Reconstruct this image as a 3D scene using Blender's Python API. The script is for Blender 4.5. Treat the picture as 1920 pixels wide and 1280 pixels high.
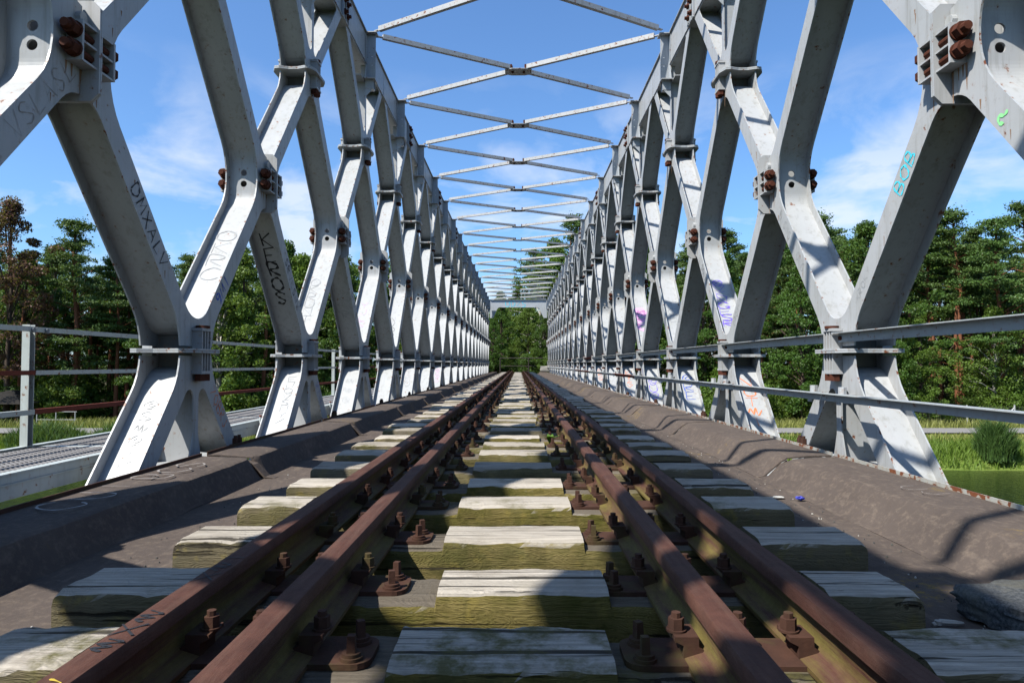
import bpy, bmesh, math, random
import numpy as np
from mathutils import Vector, Matrix, noise
from mathutils.geometry import tessellate_polygon
R = math.radians
random.seed(7)
sc = bpy.context.scene
for o in list(bpy.data.objects): bpy.data.objects.remove(o)
COL = sc.collection

# ---------------------------------------------------------------- camera, sky, sun, exposure
cam_d = bpy.data.cameras.new('camera'); cam = bpy.data.objects.new('camera', cam_d); COL.objects.link(cam)
cam_d.lens = 24; cam_d.sensor_width = 36; cam_d.clip_start = 0.05; cam_d.clip_end = 2000
cam.location = (0, 0, 0); cam.rotation_euler = (R(90 + 1.92), 0, R(0.537))
sc.camera = cam
SUN = Vector((-0.64, -0.49, 1.0)).normalized()
sun_d = bpy.data.lights.new('sun', 'SUN'); sun_d.energy = 5.0; sun_d.angle = R(0.55); sun_d.color = (1.0, 0.95, 0.87)
sun = bpy.data.objects.new('sun', sun_d); COL.objects.link(sun)
sun.rotation_euler = SUN.to_track_quat('Z', 'Y').to_euler(); sun.location = (-20, -15, 30)
w = bpy.data.worlds.new("World"); sc.world = w; w.use_nodes = True
nt = w.node_tree; nt.nodes.clear()
def wn(t): return nt.nodes.new(t)
out = wn('ShaderNodeOutputWorld'); bg = wn('ShaderNodeBackground'); sky = wn('ShaderNodeTexSky')
sky.sky_type = 'NISHITA'; sky.sun_disc = False; sky.sun_elevation = math.asin(SUN.z); sky.sun_rotation = math.atan2(SUN.x, SUN.y)
sky.altitude = 100; sky.air_density = 1.0; sky.dust_density = 1.3; sky.ozone_density = 2.2
bg.inputs['Strength'].default_value = 0.072
tc = wn('ShaderNodeTexCoord'); sep = wn('ShaderNodeSeparateXYZ'); nt.links.new(tc.outputs['Generated'], sep.inputs[0])
mp = wn('ShaderNodeMapping'); mp.inputs['Scale'].default_value = (2.0, 2.0, 4.4); mp.inputs['Location'].default_value = (0.35, 0.2, 0.1)
nt.links.new(tc.outputs['Generated'], mp.inputs[0])
n1 = wn('ShaderNodeTexNoise'); n1.inputs['Scale'].default_value = 2.6; n1.inputs['Detail'].default_value = 9; n1.inputs['Roughness'].default_value = 0.56; n1.inputs['Distortion'].default_value = 0.35
nt.links.new(mp.outputs[0], n1.inputs['Vector'])
cr = wn('ShaderNodeValToRGB'); cr.color_ramp.elements[0].position = 0.46; cr.color_ramp.elements[1].position = 0.63
nt.links.new(n1.outputs['Fac'], cr.inputs[0])
hr = wn('ShaderNodeValToRGB')   # clouds lie low above the horizon
e = hr.color_ramp.elements; e[0].position = 0.0; e[0].color = (1, 1, 1, 1); e[1].position = 0.40; e[1].color = (0, 0, 0, 1)
k = hr.color_ramp.elements.new(0.24); k.color = (0.8, 0.8, 0.8, 1)
nt.links.new(sep.outputs['Z'], hr.inputs[0])
mu = wn('ShaderNodeMath'); mu.operation = 'MULTIPLY'; nt.links.new(cr.outputs[0], mu.inputs[0]); nt.links.new(hr.outputs[0], mu.inputs[1])
mu2 = wn('ShaderNodeMath'); mu2.operation = 'MULTIPLY'; mu2.inputs[1].default_value = 0.85; nt.links.new(mu.outputs[0], mu2.inputs[0])
mx = wn('ShaderNodeMixRGB'); mx.inputs[2].default_value = (6.6, 7.0, 7.7, 1)
tint = wn('ShaderNodeMixRGB'); tint.blend_type = 'MULTIPLY'; tint.inputs[0].default_value = 1.0; tint.inputs[2].default_value = (0.88, 1.22, 1.55, 1)
nt.links.new(sky.outputs[0], tint.inputs[1])
nt.links.new(mu2.outputs[0], mx.inputs[0]); nt.links.new(tint.outputs[0], mx.inputs[1])
nt.links.new(mx.outputs[0], bg.inputs[0]); nt.links.new(bg.outputs[0], out.inputs[0])
sc.view_settings.view_transform = 'Standard'; sc.view_settings.look = 'None'; sc.view_settings.exposure = 1.0; sc.view_settings.gamma = 1
sc.cycles.max_bounces = 5; sc.cycles.diffuse_bounces = 1; sc.cycles.transparent_max_bounces = 4

# ---------------------------------------------------------------- material helper
class M:
    def __init__(s, name, rough=0.6, spec=0.4, metal=0.0):
        s.m = bpy.data.materials.new(name); s.m.use_nodes = True; s.t = s.m.node_tree
        s.b = s.t.nodes['Principled BSDF']; s.b.inputs['Roughness'].default_value = rough
        s.b.inputs['Specular IOR Level'].default_value = spec * .8; s.b.inputs['Metallic'].default_value = metal
        s.co = s.t.nodes.new('ShaderNodeTexCoord')
    def n(s, t): return s.t.nodes.new(t)
    def l(s, a, b): s.t.links.new(a, b)
    def map(s, scale=(1, 1, 1), src='Object'):
        m = s.n('ShaderNodeMapping'); m.inputs['Scale'].default_value = scale
        if src == 'World':
            g = s.n('ShaderNodeNewGeometry'); s.l(g.outputs['Position'], m.inputs[0])
        else: s.l(s.co.outputs[src], m.inputs[0])
        return m.outputs[0]
    def noise(s, vec, scale, detail=6, rough=0.6, dist=0):
        n = s.n('ShaderNodeTexNoise'); n.inputs['Scale'].default_value = scale; n.inputs['Detail'].default_value = detail
        n.inputs['Roughness'].default_value = rough; n.inputs['Distortion'].default_value = dist; s.l(vec, n.inputs['Vector']); return n.outputs['Fac']
    def ramp(s, fac, stops):
        r = s.n('ShaderNodeValToRGB'); e = r.color_ramp.elements
        while len(e) < len(stops): e.new(0.5)
        for k, (p, c) in enumerate(stops):
            e[k].position = p; e[k].color = (c, c, c, 1) if isinstance(c, (int, float)) else (*c, 1)
        s.l(fac, r.inputs[0]); return r.outputs[0]
    def mix(s, fac, a, b, mode='MIX'):
        m = s.n('ShaderNodeMixRGB'); m.blend_type = mode
        for i, v in ((0, fac), (1, a), (2, b)):
            if isinstance(v, tuple): m.inputs[i].default_value = (*v, 1)
            elif isinstance(v, (int, float)): m.inputs[i].default_value = v
            else: s.l(v, m.inputs[i])
        return m.outputs[0]
    def mul(s, a, b, op='MULTIPLY'):
        m = s.n('ShaderNodeMath'); m.operation = op
        for i, v in ((0, a), (1, b)):
            if isinstance(v, (int, float)): m.inputs[i].default_value = v
            else: s.l(v, m.inputs[i])
        return m.outputs[0]
    def col(s, c, k=0.70):
        c = tuple(x * k for x in c) if isinstance(c, tuple) else s.mix(1.0, c, (k, k, k), 'MULTIPLY')
        if isinstance(c, tuple): s.b.inputs['Base Color'].default_value = (*c, 1)
        else: s.l(c, s.b.inputs['Base Color'])
    def bump(s, h, strength=0.3, dist=0.01):
        b = s.n('ShaderNodeBump'); b.inputs['Strength'].default_value = strength; b.inputs['Distance'].default_value = dist
        s.l(h, b.inputs['Height']); s.l(b.outputs[0], s.b.inputs['Normal'])

def paint_mat(name, base, rust_amt=0.0, dirt=0.5, streak=True):
    m = M(name, 0.42, 0.45); w1 = m.map((1, 1, 1), 'World')
    big = m.noise(w1, 1.7, 5, 0.6); fine = m.noise(w1, 14, 8, 0.7)
    st = m.noise(m.map((9, 9, 0.7), 'World'), 2.2, 6, 0.65)
    c = m.mix(m.ramp(big, [(0.35, 0.0), (0.75, 0.35 * dirt)]), base, tuple(x * f for x, f in zip(base, (0.66, 0.68, 0.62))))
    c = m.mix(m.ramp(st, [(0.52, 0.0), (0.75, 0.55 * dirt)]), c, (0.22, 0.215, 0.18))
    c = m.mix(m.ramp(fine, [(0.60, 0.0), (0.72, 0.5 * dirt)]), c, (0.26, 0.27, 0.26))
    pt_ = m.noise(w1, 4.5, 8, 0.72, 1.2); c = m.mix(m.ramp(pt_, [(0.60, 0.0), (0.63, 0.35 * dirt)]), c, tuple(x * f for x, f in zip(base, (0.80, 0.79, 0.74))))
    sp = m.noise(w1, 23, 4, 0.5); zone = m.noise(w1, 2.9, 4, 0.6)
    spots = m.mul(m.ramp(sp, [(0.665 - rust_amt * .09, 0.0), (0.69 - rust_amt * .09, 1.0)]), m.ramp(zone, [(0.42 - rust_amt * .2, 0.0), (0.56 - rust_amt * .2, 1.0)]))
    rc = m.mix(m.noise(w1, 60, 3), (0.10, 0.028, 0.012), (0.27, 0.10, 0.045))
    halo = m.mul(m.ramp(sp, [(0.58 - rust_amt * .09, 0.0), (0.68 - rust_amt * .09, 0.45)]), m.ramp(zone, [(0.42 - rust_amt * .2, 0.0), (0.56 - rust_amt * .2, 1.0)]))
    c = m.mix(halo, c, (0.33, 0.21, 0.13))
    c = m.mix(spots, c, rc)
    m.col(c); m.l(m.ramp(fine, [(0.3, 0.34), (0.8, 0.6)]), m.b.inputs['Roughness'])
    m.bump(m.mul(m.mul(spots, -0.5), m.mul(big, 0.6), 'ADD'), 0.35, 0.006); return m.m
def rust_mat(name, a, b, c2=None, bump=0.5):
    m = M(name, 0.85, 0.2); v = m.map((1, 1, 1), 'World')
    c = m.mix(m.noise(v, 22, 8, 0.7), a, b)
    if c2: c = m.mix(m.ramp(m.noise(v, 6, 5), [(0.5, 0.0), (0.66, 0.8)]), c, c2)
    m.col(c); m.bump(m.noise(v, 70, 5, 0.7), bump, 0.003); return m.m
PAINT = paint_mat('weathered_white_paint', (0.455, 0.47, 0.485), -0.12, 1.15)
EDGE = paint_mat('chipped_paint_on_plate_edge', (0.44, 0.465, 0.485), 0.55, 0.9)
CHORD = paint_mat('light_grey_paint', (0.44, 0.475, 0.51), -0.1, 0.6)
BRACE = paint_mat('flaking_brace_paint', (0.47, 0.48, 0.48), 0.40, 1.0)
RUN = rust_mat('rust_run', (0.20, 0.10, 0.055), (0.36, 0.24, 0.16))
GRIME_SHADE = paint_mat('grimy_niche_shade_paint', (0.17, 0.18, 0.175), 0.3, 0.9)  # niche plates: grime, with the shade of the niche painted in too
RAILPAINT = paint_mat('handrail_paint', (0.43, 0.47, 0.49), 0.12, 0.6)
WALKPAINT = paint_mat('pale_green_grey_paint', (0.50, 0.55, 0.54), 0.12, 0.6)

RUST = rust_mat('rusty_bolt_steel', (0.035, 0.012, 0.008), (0.135, 0.042, 0.022))
REDOX = rust_mat('red_oxide_primer', (0.13, 0.030, 0.022), (0.20, 0.055, 0.035))
FAST = rust_mat('rusty_track_fastening', (0.026, 0.015, 0.012), (0.105, 0.048, 0.031), (0.075, 0.064, 0.024))
def rail_mat():
    m = M('rusty_rail_steel', 0.72, 0.2); v = m.map((1, 1, 1))
    g = m.n('ShaderNodeSeparateXYZ'); m.l(m.co.outputs['Object'], g.inputs[0])
    st = m.noise(m.map((30, 2.0, 6)), 2.0, 6, 0.7); sm = m.noise(v, 18, 7, 0.65)
    c = m.mix(sm, (0.028, 0.014, 0.011), (0.135, 0.058, 0.040))
    c = m.mix(m.ramp(st, [(0.45, 0.0), (0.7, 0.5)]), c, (0.15, 0.088, 0.064))
    zone = m.n('ShaderNodeMapRange'); m.l(g.outputs['Z'], zone.inputs[0])       # lichen grows on the web and foot, under the head
    zone.inputs[1].default_value = 0.098; zone.inputs[2].default_value = 0.085; zone.inputs[3].default_value = 0; zone.inputs[4].default_value = 1
    li = m.mul(zone.outputs[0], m.ramp(m.noise(m.map((6, 1.2, 22)), 1.6, 6, 0.7), [(0.40, 0.0), (0.60, 0.85)]))
    c = m.mix(li, c, m.mix(m.noise(v, 40, 4), (0.080, 0.066, 0.014), (0.21, 0.175, 0.052)))
    m.col(c); m.bump(m.mul(m.noise(v, 55, 6, 0.75), m.noise(m.map((40, 4, 40)), 3, 6, 0.7), 'ADD'), 0.6, 0.003); return m.m
RAIL = rail_mat()
def wood_mat():
    m = M('weathered_oak', 0.85, 0.15)
    oi = m.n('ShaderNodeObjectInfo'); vo = m.n('ShaderNodeVectorMath'); vo.operation = 'ADD'; m.l(m.co.outputs['Object'], vo.inputs[0])
    cb = m.n('ShaderNodeCombineXYZ'); k = m.mul(oi.outputs['Random'], 37.0); m.l(k, cb.inputs[0]); m.l(k, cb.inputs[1]); m.l(k, cb.inputs[2]); m.l(cb.outputs[0], vo.inputs[1])
    def mp(scale):
        q = m.n('ShaderNodeMapping'); q.inputs['Scale'].default_value = scale; m.l(vo.outputs[0], q.inputs[0]); return q.outputs[0]
    gr = m.noise(mp((1.1, 46, 46)), 2.0, 9, 0.74, 0.5); bl = m.noise(mp((1, 1, 1)), 5.5, 6, 0.65); crk = m.noise(mp((0.45, 15, 15)), 1.5, 6, 0.6, 1.0)
    fig = m.noise(mp((1.5, 2.5, 7)), 2.2, 2, 0.5, 1.6); rings = m.n('ShaderNodeMath'); rings.operation = 'SINE'; m.l(m.mul(fig, 95.0), rings.inputs[0])
    rg_ = m.mul(m.mul(rings.outputs[0], 0.5), 0.5, 'ADD')
    top = m.mix(m.ramp(gr, [(0.3, 0.0), (0.68, 1.0)]), (0.25, 0.225, 0.185), (0.68, 0.62, 0.53))
    top = m.mix(m.ramp(bl, [(0.50, 0.0), (0.72, 0.7)]), top, (0.33, 0.29, 0.235))
    side = m.mix(m.mul(rg_, 0.45), (0.135, 0.110, 0.026), (0.290, 0.235, 0.075))
    side = m.mix(m.ramp(gr, [(0.35, 0.0), (0.65, 0.75)]), side, (0.27, 0.215, 0.085)); side = m.mix(m.ramp(bl, [(0.43, 0.0), (0.64, 0.8)]), side, (0.080, 0.082, 0.012))
    en = m.n('ShaderNodeSeparateXYZ'); m.l(m.co.outputs['Object'], en.inputs[0]); ea = m.n('ShaderNodeMath'); ea.operation = 'ABSOLUTE'; m.l(en.outputs['X'], ea.inputs[0])
    side = m.mix(m.mul(m.ramp(ea.outputs[0], [(0.5, 0.0), (1.0, 1.0)]), 0.65), side, m.mix(gr, (0.10, 0.085, 0.06), (0.24, 0.205, 0.155)))
    side = m.mix(m.ramp(m.noise(mp((1, 1, 1)), 13, 4), [(0.56, 0.0), (0.72, 0.55)]), side, (0.33, 0.26, 0.06))
    ge = m.n('ShaderNodeNewGeometry'); sx = m.n('ShaderNodeSeparateXYZ'); m.l(ge.outputs['True Normal'], sx.inputs[0])
    ed = m.mul(sx.outputs['Z'], m.mul(m.mul(bl, 0.5, 'SUBTRACT'), 0.9), 'ADD')
    c = m.mix(m.ramp(ed, [(0.50, 0.0), (0.66, 1.0)]), side, top)
    cm = m.ramp(crk, [(0.365, 1.0), (0.395, 0.0)])
    so = m.n('ShaderNodeSeparateXYZ'); m.l(m.co.outputs['Object'], so.inputs[0]); ax = m.n('ShaderNodeMath'); ax.operation = 'ABSOLUTE'; m.l(so.outputs['X'], ax.inputs[0])
    zr = m.n('ShaderNodeMapRange'); m.l(so.outputs['Z'], zr.inputs[0]); zr.inputs[1].default_value = -0.012; zr.inputs[2].default_value = -0.022; zr.inputs[3].default_value = 0; zr.inputs[4].default_value = 1
    xr_ = m.ramp(ax.outputs[0], [(0.94, 1.0), (0.96, 0.0)]); up_ = m.n('ShaderNodeMapRange'); m.l(sx.outputs['Z'], up_.inputs[0]); up_.inputs[1].default_value = 0.6; up_.inputs[2].default_value = 0.8
    nb = m.mul(m.mul(m.mul(zr.outputs[0], up_.outputs[0]), xr_), 0.85)     # oil and rust soaked wood at the rail seats
    c = m.mix(nb, c, m.mix(gr, (0.050, 0.040, 0.028), (0.13, 0.105, 0.075)))
    c = m.mix(m.mul(cm, 0.88), c, (0.022, 0.018, 0.012))
    r2 = m.n('ShaderNodeMath'); r2.operation = 'FRACT'; m.l(m.mul(oi.outputs['Random'], 7.31), r2.inputs[0])
    c = m.mix(m.mul(m.ramp(oi.outputs['Random'], [(0.35, 0.0), (1.0, 1.0)]), 0.70), c, m.mix(gr, (0.13, 0.11, 0.085), (0.30, 0.265, 0.21)))
    st_ = m.mul(m.ramp(m.noise(mp((1, 1, 1)), 3.1, 6, 0.7), [(0.52, 0.0), (0.62, 1.0)]), m.ramp(r2.outputs[0], [(0.3, 0.0), (0.9, 0.9)]))
    c = m.mix(st_, c, m.mix(gr, (0.075, 0.070, 0.020), (0.17, 0.155, 0.055)))
    m.col(c)
    hgt = m.mul(m.mul(gr, 0.9), m.mul(cm, -1.8), 'ADD'); hgt = m.mul(hgt, m.mul(rg_, 0.12), 'ADD')
    m.bump(hgt, 1.0, 0.009); return m.m
WOOD = wood_mat()
def deck_mat():
    m = M('bitumen_coated_deck_steel', 0.9, 0.2); v = m.map((1, 1, 1), 'World')
    a = m.noise(v, 2.2, 7, 0.65); b = m.noise(v, 30, 8, 0.75); st = m.noise(m.map((14, 3.5, 2), 'World'), 1.5, 6, 0.7)
    c = m.mix(a, (0.056, 0.045, 0.040), (0.130, 0.104, 0.088)); c = m.mix(m.ramp(b, [(0.5, 0.0), (0.8, 0.6)]), c, (0.25, 0.195, 0.145))
    c = m.mix(m.ramp(st, [(0.55, 0.0), (0.75, 0.55)]), c, (0.25, 0.20, 0.155))
    mo = m.mul(m.ramp(m.noise(v, 1.1, 4), [(0.60, 0.0), (0.68, 1.0)]), m.ramp(m.noise(v, 26, 6, 0.8), [(0.5, 0.0), (0.6, 0.8)]))
    c = m.mix(mo, c, (0.27, 0.18, 0.03)); m.col(c); m.bump(m.mul(b, m.mul(a, 2.0), 'ADD'), 0.5, 0.006); return m.m
DECK = deck_mat()
FLOOR = rust_mat('gap_shade_floor_plate', (0.010, 0.009, 0.007), (0.028, 0.024, 0.018))  # near-black colour stands in for the deep shade between and below the sleepers
def plain(name, c, rough=0.7, spec=0.3, var=0.25, sc_=20):
    m = M(name, rough, spec); v = m.map((1, 1, 1), 'World')
    m.col(m.mix(m.noise(v, sc_, 6, 0.7), tuple(x * (1 - var) for x in c), tuple(min(1, x * (1 + var)) for x in c))); return m.m
def leaf_mat(name, a, b, trans=0.3):
    m = M(name, 0.55, 0.35); oi = m.n('ShaderNodeObjectInfo'); v = m.map((1, 1, 1))
    c = m.mix(m.noise(v, 0.9, 4, 0.6), a, b); c = m.mix(m.mul(oi.outputs['Random'], 0.75), c, tuple(x * f for x, f in zip(b, (0.72, 0.60, 0.80))))
    fn = m.noise(v, 9.0, 2); c = m.mix(m.ramp(fn, [(0.35, 0.0), (0.7, 0.5)]), c, tuple(x * 1.45 for x in b))
    m.col(c)
    tr = m.n('ShaderNodeBsdfTranslucent'); m.l(m.mix(0.5, c, (0.16, 0.22, 0.02)), tr.inputs[0]); ms = m.n('ShaderNodeMixShader'); ms.inputs[0].default_value = trans
    m.l(m.b.outputs[0], ms.inputs[1]); m.l(tr.outputs[0], ms.inputs[2]); m.l(ms.outputs[0], m.t.nodes['Material Output'].inputs[0]); return m.m
PINE = leaf_mat('pine_needles', (0.028, 0.078, 0.022), (0.092, 0.165, 0.030), 0.2)
LEAF = leaf_mat('green_leaves', (0.048, 0.120, 0.015), (0.125, 0.215, 0.026), 0.32)
LEAFD = leaf_mat('dark_leaves', (0.028, 0.085, 0.014), (0.070, 0.150, 0.018), 0.28)
LEAFR = leaf_mat('reddish_dry_leaves', (0.085, 0.035, 0.026), (0.14, 0.06, 0.036), 0.3)
REED = leaf_mat('reed_leaves', (0.040, 0.110, 0.028), (0.085, 0.175, 0.035), 0.3)
GRASS = leaf_mat('bank_grass_blades', (0.085, 0.19, 0.020), (0.17, 0.28, 0.035), 0.35)
BARKP = plain('pine_bark', (0.20, 0.085, 0.045), 0.9, 0.1, 0.5, 9)
BARK = plain('dark_bark', (0.085, 0.065, 0.05), 0.9, 0.1, 0.4, 9)
BIRCH = plain('pale_bark', (0.40, 0.38, 0.34), 0.9, 0.1, 0.5, 4)

# ---------------------------------------------------------------- geometry helpers
def fillet(pts, rad, seg=8):
    """closed polygon with rounded corners"""
    n = len(pts); outp = []
    for i in range(n):
        p = Vector(pts[i]); a = Vector(pts[i - 1]) - p; b = Vector(pts[(i + 1) % n]) - p; r = rad[i]
        if r <= 0: outp.append((p.x, p.y)); continue
        a.normalize(); b.normalize(); ang = a.angle(b) / 2; d = r / math.tan(ang); bis = (a + b).normalized(); c = p + bis * (r / math.sin(ang))
        s = p + a * d - c; e_ = p + b * d - c; a0 = math.atan2(s.y, s.x); a1 = math.atan2(e_.y, e_.x); da = (a1 - a0 + math.pi) % (2 * math.pi) - math.pi
        for k in range(seg + 1): t = a0 + da * k / seg; outp.append((c.x + r * math.cos(t), c.y + r * math.sin(t)))
    return outp
class MB:
    def __init__(s): s.v = []; s.f = []; s.m = []
    def add(s, vs, fs, mi=0):
        o = len(s.v); s.v += [tuple(v) for v in vs]; s.f += [tuple(i + o for i in f) for f in fs]; s.m += [mi] * len(fs)
    def box(s, a, b, mi=0):
        x0, y0, z0 = (min(a[i], b[i]) for i in range(3)); x1, y1, z1 = (max(a[i], b[i]) for i in range(3))
        s.add([(x0, y0, z0), (x1, y0, z0), (x1, y1, z0), (x0, y1, z0), (x0, y0, z1), (x1, y0, z1), (x1, y1, z1), (x0, y1, z1)],
              [(3, 2, 1, 0), (4, 5, 6, 7), (0, 1, 5, 4), (1, 2, 6, 5), (2, 3, 7, 6), (3, 0, 4, 7)], mi)
    def cbox(s, c, d, mi=0): s.box([c[i] - d[i] / 2 for i in range(3)], [c[i] + d[i] / 2 for i in range(3)], mi)
    def plate(s, loop, holes, fn, t0, t1, mi=0, mi_edge=None):
        """extrude 2-D loop with holes between parameters t0..t1; fn(u,v,t)->xyz"""
        loops = [loop] + list(holes); flat = [p for l in loops for p in l]; N = len(flat)
        tris = tessellate_polygon([[Vector((p[0], p[1], 0)) for p in l] for l in loops])
        vs = [fn(p[0], p[1], t0) for p in flat] + [fn(p[0], p[1], t1) for p in flat]
        s.add(vs, [tuple(t) for t in tris] + [tuple(i + N for i in reversed(t)) for t in tris], mi)
        fs = []; o = 0
        for l in loops:
            n = len(l)
            for i in range(n): j = (i + 1) % n; fs.append((o + i, o + j, o + j + N, o + i + N))
            o += n
        s.add(vs, fs, mi if mi_edge is None else mi_edge)
    def ribbon(s, path, thick, fn, t0, t1, closed=False, mi=0):
        n = len(path); P = [Vector(p) for p in path]; L = []; Rr = []
        for i in range(n):
            a = P[i - 1] if (i > 0 or closed) else P[i]; b = P[(i + 1) % n] if (i < n - 1 or closed) else P[i]
            d = (b - a).normalized(); nn = Vector((-d.y, d.x)) * thick / 2; L.append(P[i] + nn); Rr.append(P[i] - nn)
        loop = None
        vs = []
        for i in range(n):
            for q in (L[i], Rr[i]):
                for t in (t0, t1): vs.append(fn(q.x, q.y, t))
        fs = []
        for i in range(n if closed else n - 1):
            a = 4 * i; b = 4 * ((i + 1) % n)
            fs += [(a, b, b + 1, a + 1), (a + 3, b + 3, b + 2, a + 2), (a + 2, b + 2, b, a), (a + 1, b + 1, b + 3, a + 3)]
        if not closed: e_ = 4 * (n - 1); fs += [(0, 1, 3, 2), (e_ + 2, e_ + 3, e_ + 1, e_)]
        s.add(vs, fs, mi)
    def cyl(s, c, axis, r, h, n=12, mi=0, r2=None, rot=0.0):
        r2 = r if r2 is None else r2; ax = {'x': 0, 'y': 1, 'z': 2}[axis]; vs = []
        for k, rr in ((0, r), (1, r2)):
            for i in range(n):
                t = 2 * math.pi * i / n + rot; p = [0, 0, 0]; p[ax] = h * k; p[(ax + 1) % 3] = rr * math.cos(t); p[(ax + 2) % 3] = rr * math.sin(t)
                vs.append([c[j] + p[j] for j in range(3)])
        fs = [(i, (i + 1) % n, (i + 1) % n + n, i + n) for i in range(n)] + [tuple(range(n - 1, -1, -1)), tuple(range(n, 2 * n))]
        s.add(vs, fs, mi)
    def tube(s, pts, radii, n=7, mi=0):
        vs = []; fs = []; pv = None
        for i, p in enumerate(pts):
            p = Vector(p); d = (Vector(pts[min(i + 1, len(pts) - 1)]) - Vector(pts[max(i - 1, 0)])).normalized()
            a = d.cross(Vector((0, 0, 1)) if abs(d.z) < 0.9 else Vector((1, 0, 0))).normalized(); b = d.cross(a)
            for k in range(n): t = 2 * math.pi * k / n; vs.append(p + (a * math.cos(t) + b * math.sin(t)) * radii[i])
        for i in range(len(pts) - 1):
            for k in range(n): fs.append((i * n + k, i * n + (k + 1) % n, (i + 1) * n + (k + 1) % n, (i + 1) * n + k))
        fs += [tuple(range(n - 1, -1, -1)), tuple(range((len(pts) - 1) * n, len(pts) * n))]
        s.add(vs, fs, mi)
    def beam(s, a, b, wd, ht, mi=0, up=(0, 0, 1)):
        a = Vector(a); b = Vector(b); d = (b - a).normalized(); sd = d.cross(Vector(up)).normalized(); u = sd.cross(d)
        vs = [p + sd * i * wd / 2 + u * j * ht / 2 for p in (a, b) for i, j in ((-1, -1), (1, -1), (1, 1), (-1, 1))]
        s.add(vs, [(0, 1, 2, 3), (7, 6, 5, 4), (0, 4, 5, 1), (1, 5, 6, 2), (2, 6, 7, 3), (3, 7, 4, 0)], mi)
    def mesh(s, name, mats, smooth=False, bevel=0):
        me = bpy.data.meshes.new(name); me.from_pydata(s.v, [], s.f)
        for m in (mats if isinstance(mats, (list, tuple)) else [mats]): me.materials.append(m)
        me.polygons.foreach_set('material_index', s.m); me.update()
        bm = bmesh.new(); bm.from_mesh(me)
        bmesh.ops.recalc_face_normals(bm, faces=bm.faces)
        bm.to_mesh(me); bm.free()
        if smooth:
            me.polygons.foreach_set('use_smooth', [True] * len(me.polygons))
        return me
def obj(name, me, parent=None, loc=(0, 0, 0), rot=(0, 0, 0)):
    o = bpy.data.objects.new(name, me); COL.objects.link(o); o.location = loc; o.rotation_euler = rot
    if parent: o.parent = parent
    return o
def tag(o, label=None, cat=None, group=None, kind=None):
    for k_, v_ in (('label', label), ('category', cat), ('group', group), ('kind', kind)):
        if v_: o[k_] = v_
    return o
def autosmooth(me, ang=35):
    me.polygons.foreach_set('use_smooth', [True] * len(me.polygons))
    try: me.set_sharp_from_angle(angle=R(ang))
    except Exception: pass
    return me

# ---------------------------------------------------------------- graffiti strokes
GL = {'A': [[(0, 0), (.5, 1), (1, 0)], [(.2, .4), (.8, .42)]], 'B': [[(.1, 0), (.1, 1), (.7, .95), (.75, .6), (.1, .5), (.9, .45), (.85, .05), (.1, 0)]],
      'C': [[(.95, .8), (.6, 1), (.1, .7), (.1, .25), (.6, 0), (1, .2)]], 'D': [[(.1, 0), (.1, 1), (.8, .8), (.95, .35), (.6, .03), (.1, 0)]],
      'E': [[(.95, 1), (.1, .95), (.1, 0), (.95, .05)], [(.1, .5), (.75, .52)]], 'G': [[(.9, .85), (.5, 1), (.08, .6), (.15, .15), (.6, 0), (.95, .3), (.55, .4)]],
      'K': [[(.1, 0), (.12, 1)], [(.9, 1), (.15, .5), (.95, 0)]], 'L': [[(.2, 1), (.1, 0), (.9, .05)]], 'M': [[(0, 0), (.15, 1), (.5, .3), (.85, 1), (1, 0)]],
      'N': [[(.1, 0), (.1, 1), (.85, .05), (.9, 1)]], 'O': [[(.5, 1), (.08, .75), (.08, .25), (.5, 0), (.92, .25), (.92, .75), (.5, 1)]],
      'R': [[(.1, 0), (.1, 1), (.8, .9), (.8, .6), (.15, .5), (.95, 0)]], 'S': [[(.9, .85), (.5, 1), (.12, .75), (.5, .52), (.9, .28), (.5, 0), (.08, .15)]],
      'T': [[(0, 1), (1, .97)], [(.5, 1), (.48, 0)]], 'U': [[(.08, 1), (.1, .25), (.5, 0), (.9, .25), (.92, 1)]], 'V': [[(0, 1), (.45, 0), (1, 1)]],
      'X': [[(0, 1), (1, 0)], [(.95, 1), (.05, 0)]], 'Y': [[(0, 1), (.5, .5), (1, 1)], [(.5, .5), (.45, 0)]], '9': [[(.85, .6), (.4, .5), (.1, .75), (.45, 1), (.85, .8), (.8, .3), (.4, 0)]],
      '1': [[(.2, .75), (.55, 1), (.55, 0)]], 'I': [[(.5, 1), (.5, 0)]], '?': [[(.1, .8), (.5, 1), (.9, .75), (.5, .45), (.5, .2)]],
      'F': [[(.95, 1), (.1, .95), (.1, 0)], [(.1, .5), (.75, .52)]], 'J': [[(.8, 1), (.8, .2), (.45, 0), (.1, .2)]], 'Z': [[(0, 1), (.95, .97), (.05, .03), (1, 0)]],
      'H': [[(.1, 0), (.1, 1)], [(.9, 0), (.9, 1)], [(.1, .5), (.9, .52)]], 'P': [[(.1, 0), (.1, 1), (.8, .92), (.85, .6), (.1, .48)]],
      '~': [[(0, .4), (.2, .9), (.35, .2), (.6, .9), (.7, .1), (1, .7)]], '@': [[(.9, .2), (.4, 0), (.05, .5), (.5, 1), (.95, .6), (.6, .25), (.35, .55), (.65, .75)]], '.': [[(.45, 0), (.55, .08)]], ' ': []}
def catmull(p, k=5):
    if len(p) < 3: return [Vector(q) for q in p]
    P = [Vector(p[0])] + [Vector(q) for q in p] + [Vector(p[-1])]; o = []
    for i in range(1, len(P) - 2):
        for j in range(k):
            t = j / k; a, b, c, d = P[i - 1], P[i], P[i + 1], P[i + 2]
            o.append(0.5 * ((2 * b) + (c - a) * t + (2 * a - 5 * b + 4 * c - d) * t * t + (3 * b - a - 3 * c + d) * t ** 3))
    o.append(Vector(p[-1])); return o
INK = {}
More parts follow.
